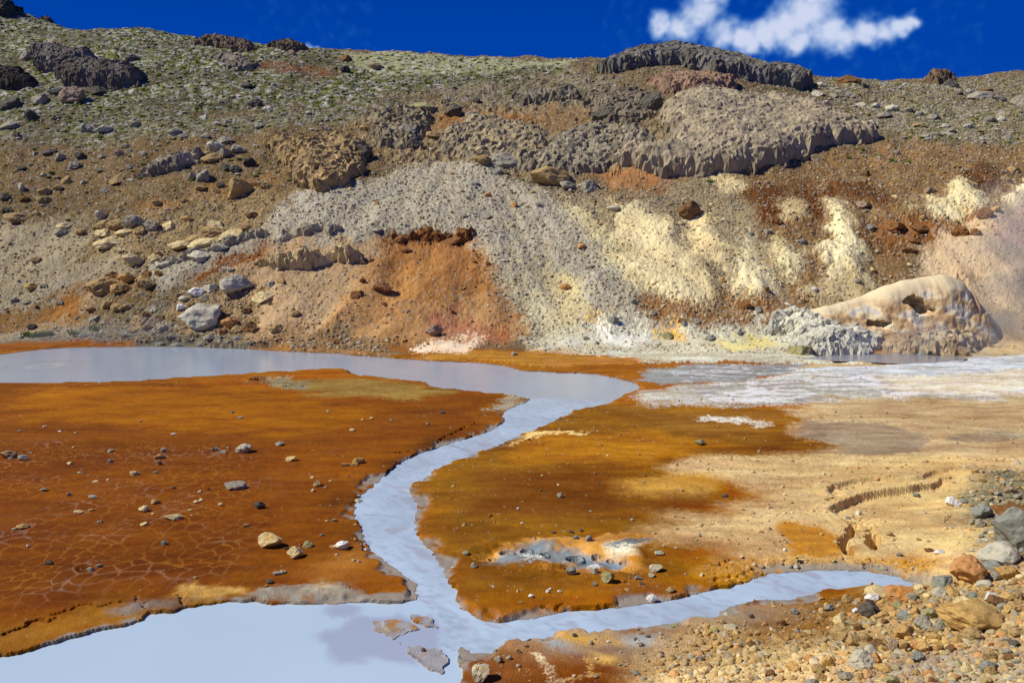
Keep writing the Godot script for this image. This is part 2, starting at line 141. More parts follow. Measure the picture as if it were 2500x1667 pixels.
	[1,0.551,0.272,0.058,0.06,0.1,0.35,0,0,[-0.55,-16.11,0.06,-16.51,0.86,-16.58,1.57,-16.51,2.26,-16.72,2.85,-16.56,2.67,-15.85,2.62,-15.25,2.41,-14.64,2.12,-14.53,1.83,-14.75,1.2,-14.75,0.57,-14.97,-0.41,-15.19,-0.93,-15.55]],
	[1,0.679,0.588,0.395,0.05,0.1,0.3,0,0,[2.18,-16.11,2.67,-16.3,2.6,-15.55,2.33,-15.25,2.24,-15.55]],
	[1,0.22,0.242,0.248,-0.08,0.12,0.1,0,0,[-0.67,-15.67,-0.22,-16.04,0.26,-16.2,0.74,-16.01,0.96,-15.88,1.64,-15.79,1.93,-15.55,2.1,-15.19,2.18,-14.97,1.95,-14.8,1.54,-14.83,1.12,-14.88,0.9,-15.14,0.47,-15.28,-0.08,-15.19,-0.56,-15.25]],
	[2,0.652,0.679,0.62,0.03,0.05,0.1,0,0,[-0.04,-15.79,0.19,-15.67,0.49,-15.25,0.95,-14.97,0.57,-15.14,0.14,-15.25,-0.08,-15.43]],
	[2,0.551,0.588,0.561,0.02,0.05,0.1,0,0,[1.35,-15.08,1.65,-15.02,1.6,-14.75,1.37,-14.75]],
	[2,0.18,0.206,0.201,0.05,0.05,0.1,0,0,[2.18,-16.05,2.44,-16.34,2.73,-16.34,2.72,-16.11,2.5,-15.92]],
	[1,0.272,0.227,0.12,-0.02,0.02,0.1,0,0,[-12.84,-38.6,-11.06,-39.06,-9.73,-37.25,-8.76,-36.61,-9.43,-35.32,-10.68,-35.8]],
	[0,0.213,0.075,0.014,0,0.03,0.3,0,0,[-0.85,-11.83,0.37,-12.04,1.64,-11.83,2.26,-11.56,1.78,-10.25,-0.72,-9.94]],
	[0,0.34,0.242,0.144,0,0.02,0.2,0,0,[-0.65,-11.97,0.88,-12.57,3.96,-13.4,4.31,-13.05,2.2,-11.97,0.5,-11.83]],
	[0,0.46,0.314,0.124,0.05,0.15,1,0,0,[2.02,-11.69,3.77,-12.72,5.52,-13.51,7.24,-13.06,9.23,-13.01,2.35,-3.22,0.49,-3.47]],
	[0,0.272,0.134,0.026,0.02,0.1,0.8,0,0,[3.75,-12.64,5.56,-13.62,6.54,-13.12,5.27,-12.03,4.03,-11.75]],
	[0,0.679,0.493,0.234,0.05,0.12,0.9,0,0,[1.97,-10.66,3.29,-11.05,4.45,-10.82,4.44,-9.43,1.48,-3.1,0.5,-3.19]],
	[0,0.388,0.34,0.285,0.05,0.15,1,0,0,[4.76,-9.56,5.75,-9.89,7.02,-9.8,2.19,-3,1.48,-3.04]],
	[0,0.272,0.234,0.124,0.1,0.2,1,0,0,[11.71,-20.59,14.65,-22.34,15.96,-22.82,9.23,-13.01,8.67,-13.73,10.27,-17.45]],
	[1,0.6,0.388,0.106,0.01,0,0.2,0,0,[1.04,-11.43,1.47,-11.66,1.62,-11.56,1.4,-11.36]],
	[2,0.652,0.551,0.342,0.01,0.05,0.2,0,0,[0.12,-11.48,0.21,-11.49,0.4,-11.26,0.58,-10.91,0.68,-10.71,0.63,-10.71,0.47,-11.07,0.27,-11.29]],
	[2,0.516,0.314,0.09,0.01,0,0.2,0,0,[0.89,-11.49,0.96,-11.46,1.18,-10.98,1.14,-10.91]],
	[2,0.551,0.359,0.124,0.01,0,0.2,0,0,[0.61,-10.88,1.16,-10.94,1.38,-10.98,1.15,-10.87,0.65,-10.81]],
	[1,0.551,0.314,0.068,0.02,0.03,0.3,0,0,[0.64,-12.1,1.06,-12.13,1.71,-12.21,2.16,-12.28,2.59,-12.17,2.21,-12.06,1.51,-12.02,0.98,-11.95]],
	[1,0.314,0.323,0.309,0,0.02,0.2,0,0,[1.78,-12.06,2.31,-12.1,2.4,-11.95,2.26,-11.8,1.91,-11.8]],
	[1,0.297,0.305,0.293,-0.01,0.02,0.2,0,0,[0.38,-11.84,0.5,-12.06,0.91,-11.98,0.76,-11.77,0.48,-11.66]],
	[1,0.35,0.162,0.026,0,0,0.15,0,0,[-2.35,-12.84,-2.08,-12.88,-1.69,-12.74,-1.48,-12.52,-1.64,-12.36,-1.79,-12.17,-1.74,-11.91,-1.87,-12.09,-1.98,-12.25,-2.21,-12.36,-2.35,-12.64]],
	[1,0.314,0.124,0.019,0,0,0.15,0,0,[-1.77,-12.99,-1.53,-12.97,-1.28,-12.78,-1.09,-12.46,-1.25,-12.46,-1.49,-12.64,-1.69,-12.8]],
	[1,0.398,0.186,0.032,0,0,0.15,0,0,[-1.67,-11.95,-1.45,-11.95,-1.27,-11.59,-1.18,-11.33,-1.23,-11.23,-1.35,-11.26,-1.46,-11.49,-1.6,-11.63]],
	[1,0.331,0.28,0.195,0,0,0.15,0,0,[-1.45,-11.95,-1.14,-11.8,-0.97,-11.56,-0.93,-11.33,-1.02,-11.23,-0.95,-11.01,-1.07,-11.07,-1.18,-11.33,-1.27,-11.59]]]
const WATERS := [
	[3,[-33.04,-47.43,-31.12,-48.11,-30.63,-49.17,-30.13,-50.62,-29.35,-51.71,-27.21,-52.16,-23.97,-52.4,-19.95,-51.91,-17.86,-51.36,-15.71,-50.46,-12.64,-49.29,-10.42,-48.63,-10.4,-48.27,-7.52,-46.85,-4.79,-45.31,-1.84,-44.42,-0.44,-43.25,0.56,-41.31,2.43,-40.79,4.25,-40.28,5.17,-38.83,5.78,-37.25,5.89,-36.2,4.94,-34.64,4.48,-33.55,3.9,-32.37,1.83,-30.66,0.94,-33.27,0.03,-34.27,-0.81,-34.83,-2.13,-35.4,-3.3,-36.2,-3.89,-37.03,-4.1,-38.04,-4.77,-38.36,-6.29,-39.05,-7.69,-40.02,-8.21,-40.78,-8.57,-41.84,-9.09,-42.34,-10.05,-42.12,-11.38,-41.31,-13.11,-40.8,-14.72,-40.04,-16.53,-39.09,-18.25,-38.17,-20.13,-37.74,-22.09,-37.53,-24.38,-37.54,-26.1,-37.33]],
	[2,[0.95,-33.55,0.44,-32.2,-0.15,-30.96,-0.35,-29.79,-0.3,-28.56,-0.63,-27.26,-1.35,-26.23,-2.17,-24.96,-2.91,-23.81,-3.32,-22.64,-3.47,-21.57,-3.61,-20.6,-3.76,-19.8,-3.8,-19.15,-3.69,-18.38,-3.52,-17.81,-3.31,-17.28,-3.11,-16.51,-2.9,-15.99,-2.81,-15.85,-2.46,-15.37,-2.18,-14.97,-1.91,-14.53,-1.71,-14.22,-1.68,-13.83,-1.62,-13.59,-1.48,-13.32,-1.3,-12.97,-1.12,-12.6,-1.07,-12.4,-1.18,-12.25,-1.14,-12.06,-1.03,-11.91,-0.88,-11.73,-0.84,-11.89,-0.8,-11.91,-0.62,-11.73,-0.45,-11.7,-0.28,-11.77,0.05,-11.97,-0.06,-11.95,0.2,-12.1,0.56,-12.26,1.01,-12.32,1.56,-12.44,2.12,-12.56,2.7,-12.74,3.09,-12.84,3.38,-12.8,3.39,-12.93,3.54,-13.14,3.9,-13.41,4.25,-13.59,4.56,-13.69,4.42,-13.66,4.89,-13.59,5.39,-13.88,5.84,-14.01,6.17,-14.07,6.64,-13.79,7.11,-13.54,7.56,-13.53,7.72,-13.81,7.5,-14.12,7.22,-14.59,6.72,-14.88,6.07,-14.86,5.42,-14.83,4.75,-14.68,4.88,-14.71,4.5,-14.43,4,-14.12,3.32,-13.83,2.66,-13.5,2.14,-13.32,1.46,-13.19,0.88,-13.1,0.49,-12.89,-0.05,-12.74,0.05,-12.74,-0.21,-12.68,-0.49,-12.72,-0.68,-12.97,-0.89,-13.23,-1.01,-13.64,-1.04,-14.02,-1.18,-14.32,-1.3,-14.75,-1.45,-15.19,-1.67,-15.91,-1.85,-16.24,-1.99,-16.64,-2.15,-17.21,-2.28,-17.89,-2.28,-18.55,-2.4,-19.24,-2.59,-19.9,-2.71,-20.4,-2.57,-20.92,-2.34,-21.57,-1.95,-22.4,-1.53,-23.28,-1.07,-24.23,-0.4,-25.27,0.1,-26.31,0.62,-27.02,1.77,-29.52,2.73,-31.26,3.96,-32.37,2.62,-33.55]],
	[1,[-8.17,-11.23,-7.72,-11.52,-7.34,-11.77,-6.9,-12.21,-6.6,-12.44,-6.21,-12.64,-6.1,-13.01,-5.75,-13.08,-5.63,-13.23,-5.37,-13.32,-5.04,-13.45,-4.84,-13.45,-4.56,-13.5,-4.36,-13.42,-4.49,-13.43,-4.09,-13.38,-3.5,-13.36,-3.12,-13.38,-2.84,-13.43,-2.55,-13.45,-1.97,-13.43,-1.62,-13.61,-1.45,-13.32,-1.26,-12.97,-1.08,-12.52,-1.17,-12.28,-1.08,-11.91,-0.95,-11.77,-0.84,-11.7,-0.78,-11.23,-0.73,-10.98,-0.74,-10.71,-0.8,-9.81,-7.63,-9.8]],
	[4,[16.6,-45.3,18.2,-46.21,20.72,-47.13,23.17,-47.74,24.29,-46.51,25.82,-46.21,25.91,-45.6,23.55,-43.52,22.05,-42.94,20.49,-43.82,19.13,-44.4,17.61,-44.7]]]
const ISLANDS := [[-2.35,-12.83,-2.07,-12.86,-1.68,-12.72,-1.48,-12.52,-1.64,-12.36,-1.79,-12.17,-1.74,-11.91,-1.87,-12.09,-1.98,-12.25,-2.21,-12.36,-2.35,-12.64],
	[-1.77,-12.97,-1.52,-12.95,-1.28,-12.76,-1.11,-12.48,-1.25,-12.48,-1.49,-12.64,-1.69,-12.8],
	[-1.67,-11.91,-1.44,-11.91,-1.14,-11.8,-0.97,-11.56,-0.93,-11.33,-1.02,-11.23,-0.95,-11.01,-1.07,-11.07,-1.23,-11.23,-1.35,-11.26,-1.46,-11.49,-1.6,-11.63]]
const SHELVES := [[-3.45,-12.93,-3.33,-13.14,-2.98,-13.27,-2.84,-12.97,-2.44,-12.84,-2.32,-12.36,-1.86,-12.06,-1.67,-11.8,-1.67,-11.53,-2.02,-11.41,-2.36,-11.46,-2.68,-11.88,-3.06,-12.28,-2.81,-12.74,-3.18,-12.82],
	[-2.45,-13.1,-1.75,-13.23,-1.44,-13.19,-1.11,-12.52,-1.16,-11.98,-1,-11.59,-1.42,-11.73,-1.89,-12.21,-2.34,-12.28]]
const CRACKS := [[0.06,0.12,[-8.12,-12.13,-7.92,-12.28,-7.93,-12.46,-7.84,-12.6,-7.56,-12.76]],
	[0.03,0.06,[-7.68,-12.9,-7.47,-13.1,-7.3,-13.32]],
	[0.03,0.06,[-7.08,-13.27,-6.63,-13.45,-6.59,-13.66]],
	[0.02,0.05,[-6.51,-13.45,-6.38,-13.36,-6.12,-13.01]],
	[0.03,0.06,[-5.83,-13.73,-5.65,-13.23]],
	[0.07,0.12,[-2.38,-25.42,-2.09,-26.31,-1.61,-27.62,-1.21,-28.37]],
	[0.05,0.1,[-3.49,-23.81,-3.28,-24.02,-2.98,-24.09]],
	[0.16,0.35,[7.62,-17.32,7.44,-16.92,7.17,-16.58,7,-16.41,6.89,-16.11,6.83,-15.8,6.74,-15.55]],
	[0.07,0.2,[7.85,-17.07,7.79,-16.78,7.69,-16.31]],
	[0.22,0.4,[7.72,-16.58,7.69,-16.31,7.48,-16.05,7.41,-15.83]],
	[0.05,0.08,[3.7,-14.25,3.97,-14.4,4.33,-14.59,4.65,-14.8]],
	[0.05,0.08,[0.63,-13.1,0.75,-13.16,0.89,-13.23]],
	[0.04,0.08,[3.88,-14.97,4.17,-15.14,4.41,-15.32]],
	[0.05,0.1,[14.12,-22.95,14.45,-22.95,14.86,-22.82]],
	[0.05,0.1,[-3.15,-16.31,-3.01,-15.86]],
	[0.05,0.1,[8.03,-18.13,8.15,-18.05,8.18,-17.89]],
	[0.08,0.12,[8.2,-17.93,8.31,-17.89,8.41,-17.78]],
	[0.05,0.08,[7.98,-15.99,8.02,-15.78]]]
const SCARPS := [[0.12,0.9,[7.88,-19.9,8.17,-20.08,8.53,-20.55,9.09,-20.83,10.07,-21.22,11.18,-21.33,11.76,-21.8,12.29,-21.97,12.98,-22.15]],
	[0.2,2.2,[7.52,-18.55,7.72,-18.8,8.03,-19.02,8.75,-19.57,9.49,-19.95,10.44,-20.45,11.07,-20.81,11.71,-21.35,12.19,-21.52,12.72,-21.69]]]
const PITS := [[1.24,-15.37,0.16,0.3],
	[0.64,-15.7,0.09,0.2],
	[1.66,-15.49,0.07,0.16],
	[1.91,-15.28,0.06,0.1],
	[2.14,-15.11,0.06,0.12],
	[0.29,-15.88,0.11,0.18],
	[-0.14,-15.76,0.14,0.18],
	[-0.41,-15.49,0.07,0.1],
	[-8.16,-14.92,0.21,0.05],
	[-6.2,-24.23,0.11,0.05],
	[-11.99,-38.36,0.64,0.3],
	[-10.06,-36.2,0.39,0.35]]
# outcrops: name, label, two base colours, thickness, edge, roughness, cell, outline
const OUTCROPS := [
	["crest_ledge","long dark grey rock ledge along the crest of the hill under the cloud",[0.234,0.228,0.19],[0.123,0.115,0.091],1.7,0.5,0.5,0.2,[9.48,-93.97,12.43,-97.05,16.6,-97.69,24.35,-120.89,29.33,-120.41,28.64,-96.63,33.88,-98.54,34.59,-95,32.12,-91.88,27.09,-91.3,22.28,-91.36,18.83,-93.41,14.82,-92.81,10.85,-92.15]],
	["rock_slab","broad grey-brown lava slab with an undercut lower edge above the yellow ribs",[0.479,0.403,0.262],[0.27,0.229,0.156],1.6,0.55,0.35,0.2,[13.68,-78.67,15.18,-81.28,18.67,-83.56,23.31,-84.39,30.23,-84.98,32.31,-81.03,34.83,-76.52,28.55,-74.32,23.63,-71.24,19.48,-69.85,14.89,-69.2,11.33,-70,8.38,-71.98,9.87,-73.22,13.74,-73.14,14.78,-75.61]],
	["pink_outcrop","pinkish brown jointed outcrop just below the crest ledge",[0.421,0.282,0.179],[0.23,0.15,0.097],1.1,0.5,0.45,0.2,[13.79,-87.66,16.6,-89.17,20,-89.73,23.59,-88.95,24.07,-87.24,19.76,-84.45,16.23,-84.61]],
	["middle_crag","rough grey crag bordering the slab beside the rusty gully",[0.375,0.334,0.229],[0.212,0.188,0.129],0.7,0.5,0.6,0.2,[6.17,-78.28,8.96,-79.2,12.74,-76.66,13.36,-73.17,8.57,-71.95,7.67,-70.67,3.92,-70.74,0.54,-72.4,2.55,-75.02]],
	["tan_crag","tan and grey knobbly crag above the head of the grey scree",[0.424,0.346,0.203],[0.253,0.22,0.149],0.6,0.5,0.6,0.2,[-4.26,-84.01,1.04,-82.14,3.47,-78.09,2.87,-73.01,0.15,-72.17,-3.77,-73.78,-7.18,-76.87,-7.03,-79.93]],
	["cliff_crag","tan crag with a steep face at the top of the scree",[0.511,0.371,0.171],[0.26,0.19,0.095],1.3,0.6,0.7,0.2,[-23.55,-78.74,-22.25,-79.8,-18.92,-78.24,-15.75,-79.01,-13.35,-77.17,-13.32,-72.31,-13.86,-69.08,-15.86,-68.11,-17.95,-69.22,-19.83,-72.19]],
	["dark_crag","dark grey jagged crag next to the tan steep-faced crag",[0.35,0.303,0.189],[0.208,0.173,0.106],0.8,0.5,0.8,0.2,[-14.71,-85.36,-11.85,-87.71,-8.48,-86.32,-8.1,-80.05,-9.94,-76.1,-13.02,-77.68,-14.94,-81.54]],
	["knobbly_outcrop","dark knobbly outcrop with a pair of hollows west of the pinkish outcrop",[0.289,0.247,0.169],[0.151,0.127,0.087],0.7,0.5,0.6,0.2,[7.14,-88.06,12.09,-86.99,15.57,-83.42,14.52,-79.9,10.94,-78.33,7.77,-79.83,7.5,-84.1]],
	["arched_outcrop","grey arched outcrop over a patch of rusty earth",[0.311,0.274,0.189],[0.166,0.146,0.101],1,0.45,0.5,0.2,[0.19,-89.72,3.98,-89.95,7.24,-89.27,6.99,-86.02,3.84,-86.75,1.09,-86.37]],
	["mossy_rock","huge rounded dark rock with a pale crack on the mossy hillside",[0.211,0.182,0.142],[0.099,0.084,0.066],2.3,1,0.35,0.16,[-55.67,-101.18,-55.11,-103.08,-52.46,-103.27,-48.67,-102.15,-46.03,-101.48,-43.8,-98.75,-43.57,-97.02,-46.11,-96.54,-49.71,-96.89,-52.84,-97.96]],
	["mossy_rock","lumpy grey rock on the mossy hillside above the huge rounded one",[0.256,0.229,0.181],[0.116,0.104,0.083],1.9,0.9,0.45,0.16,[-62.81,-107.36,-62.33,-108.56,-60.64,-109.36,-56.39,-107.44,-53.09,-106.1,-52.01,-103.84,-55.49,-102.75,-57.38,-102.53,-59.43,-103.95]],
	["mossy_rock","blackish rock buried in moss next to the huge rounded rock",[0.085,0.074,0.061],[0.039,0.034,0.028],1.8,0.8,0.35,0.16,[-64.6,-102.74,-62.98,-103.72,-60.51,-102.92,-57.13,-99.91,-56.87,-98.32,-59.91,-98.44,-62.56,-99.34]],
	["skyline_rock","dark rocky knob on the highest part of the skyline",[0.117,0.109,0.083],[0.059,0.054,0.042],1.8,0.7,0.6,0.2,[-79.97,-129.02,-80.55,-132.25,-78.27,-132.23,-77.99,-132.92,-76.44,-126.8,-78.12,-125.95]],
	["skyline_rock","low brown rock on the skyline beside the dark rocky knob",[0.153,0.133,0.099],[0.079,0.066,0.052],1.2,0.6,0.45,0.18,[-75.35,-133.07,-90.78,-163.25,-86.7,-161.41,-81.26,-153.24,-84.73,-156.7,-73.08,-131.44]],
	["skyline_rock","long reddish brown rock just under the skyline among moss",[0.238,0.183,0.121],[0.122,0.09,0.059],1.2,0.6,0.45,0.18,[-42.8,-110.59,-40.16,-114.2,-35.66,-112.62,-33.18,-109.58,-34.11,-107.61,-38.26,-108.68]],
	["grey_outcrop","smooth grey rock bulging from pale lichen under the red soil patch",[0.33,0.285,0.209],[0.187,0.16,0.12],1,0.7,0.35,0.18,[-38.09,-104.93,-37.21,-106.69,-34.57,-105.5,-31.44,-102.47,-31.98,-100.67,-34.74,-101.51]],
	["skyline_rock","brown blocky rock on the skyline at the moss edge",[0.168,0.128,0.085],[0.087,0.066,0.045],1.1,0.5,0.5,0.18,[-33.59,-114.32,-31.32,-112.65,-29.75,-114.26,-26.74,-109.25,-28.46,-107.73,-31.26,-109.61]],
	["stepped_outcrop","pale grey jointed rock ridge slanting over orange earth",[0.448,0.402,0.288],[0.235,0.204,0.142],1,0.4,0.5,0.14,[-34.53,-75.08,-33.23,-76.88,-30.94,-77.03,-29.26,-76.94,-28.66,-75.47,-30.1,-74.8,-32.07,-74.35]],
	["brown_outcrop","brown slanted rock on the skyline of the low eastern shoulder",[0.268,0.191,0.107],[0.139,0.1,0.058],1.3,0.5,0.5,0.16,[50.32,-102.47,51.75,-103.53,54.83,-105.98,55.84,-104.71,54.16,-101.86,51.15,-99.48]],
	["fluted_outcrop","pale yellow fluted crust wall above the pinkish slope",[0.785,0.636,0.344],[0.444,0.347,0.182],1.3,0.4,0.6,0.14,[-18.96,-60.19,-17.42,-60.14,-16.36,-60.28,-14.79,-60.59,-12.61,-60.77,-11.22,-60.83,-11.07,-59.97,-12.4,-59.66,-13.98,-59.39,-16.05,-59.04,-17.19,-59.31]],
	["scree_lip","grey hardened rim of scree hanging over the rust seam",[0.516,0.476,0.337],[0.302,0.273,0.189],0.7,0.35,0.3,0.14,[-27.12,-61.34,-25.62,-61.53,-23.35,-62.07,-21.56,-62.85,-19.87,-63.3,-18,-62.3,-15.92,-62.55,-14.15,-62.75,-13.1,-63.18,-13.21,-63.74,-15.97,-63.27,-18.22,-63.12,-20.25,-63.82,-22.18,-63.34,-24.04,-62.75,-26.02,-61.96]],
	["brown_ledge","crumbly brown ledge at the top of the orange mound",[0.35,0.168,0.057],[0.183,0.079,0.026],0.8,0.4,0.5,0.13,[-9.23,-62.67,-7.91,-63,-6.57,-63.23,-4.72,-62.91,-3.13,-62.78,-3.31,-61.88,-4.88,-61.92,-6.93,-62.31,-8.48,-62.12]],
	["crust_outcrop","craggy pale grey mud crust at the shore of the steaming pool",[0.741,0.728,0.573],[0.412,0.412,0.354],1.5,0.8,0.55,0.11,[17.29,-53.02,18.6,-53.47,19.79,-52.97,21.05,-52.21,22.55,-51.66,23.52,-50.44,21.68,-47.74,19.85,-47.13,18.01,-46.83,17.46,-48.93,17.35,-51.34,16.66,-52.18]],
	["crust_outcrop","rough brownish crust at the foot of the cream sinter mound",[0.66,0.547,0.329],[0.324,0.224,0.121],1.3,0.7,0.55,0.11,[23.58,-50.56,25.49,-50.69,27.9,-50.85,30,-51.64,29.67,-49.89,26.77,-47.14,24.6,-47.13,23.31,-48.04,22.39,-48.33]]]
const ROCK_COLOURS := {"grey": [0.359, 0.338, 0.257], "dark": [0.126, 0.115, 0.09], "black": [0.06, 0.057, 0.049], "pale": [0.578, 0.55, 0.417], "tan": [0.449, 0.318, 0.14], "cream": [0.726, 0.592, 0.3], "ochre": [0.592, 0.391, 0.14], "rust": [0.263, 0.126, 0.043], "orange": [0.606, 0.318, 0.118], "blue": [0.29, 0.304, 0.257], "white": [0.84, 0.84, 0.785], "olive": [0.359, 0.338, 0.164], "pink": [0.369, 0.271, 0.183], "brown": [0.229, 0.126, 0.049]}
const CLOUD := [[10.18,15.03,1.3], [11.49,14.65,1.55], [12.75,15.5,1.86], [13.28,16.89,1.86], [14.2,14.24,1.71], [15.61,13.83,1.49], [16.98,14.05,1.61], [18.05,14.49,1.92], [19.37,15.02,2.33], [20.1,16.33,2.17], [20.73,13.88,1.92], [21.91,13.44,1.49], [23.05,13.67,1.36], [24.06,13.49,1.3], [25.04,13.69,1.05], [25.56,13.97,0.81], [16.18,13.45,1.24], [18.9,13.39,1.4]]
const CLOUD_WISP := [[-13.86,13.25,0.5], [-13.38,13.27,0.37]]
const ROCK_GROUPS := [
	["boulder on the mossy and brown upper hillside", "boulders on the mossy and brown hillside"],
	["rock among the crags at the head of the scree", "rocks among the crags"],
	["rock on the brown slope around the broad slab", "rocks around the broad slab"],
	["rock on the rubbly slope above the long pond", "rocks above the long pond"],
	["rock resting on the scree and orange mound", "rocks on the scree and orange mound"],
	["rock on the brown bowl above the steaming pool", "rocks above the steaming pool"],
	["stone lying on the rust-coloured mud flat", "stones on the rust mud flat"],
	["stone on the ochre ground by the mud pots and streams", "stones by the mud pots and streams"],
	["stone on the beige crust and stony slope", "stones on the beige crust and stony slope"],
	["stone in the gravel bank beside the stream", "stones in the gravel bank"]]
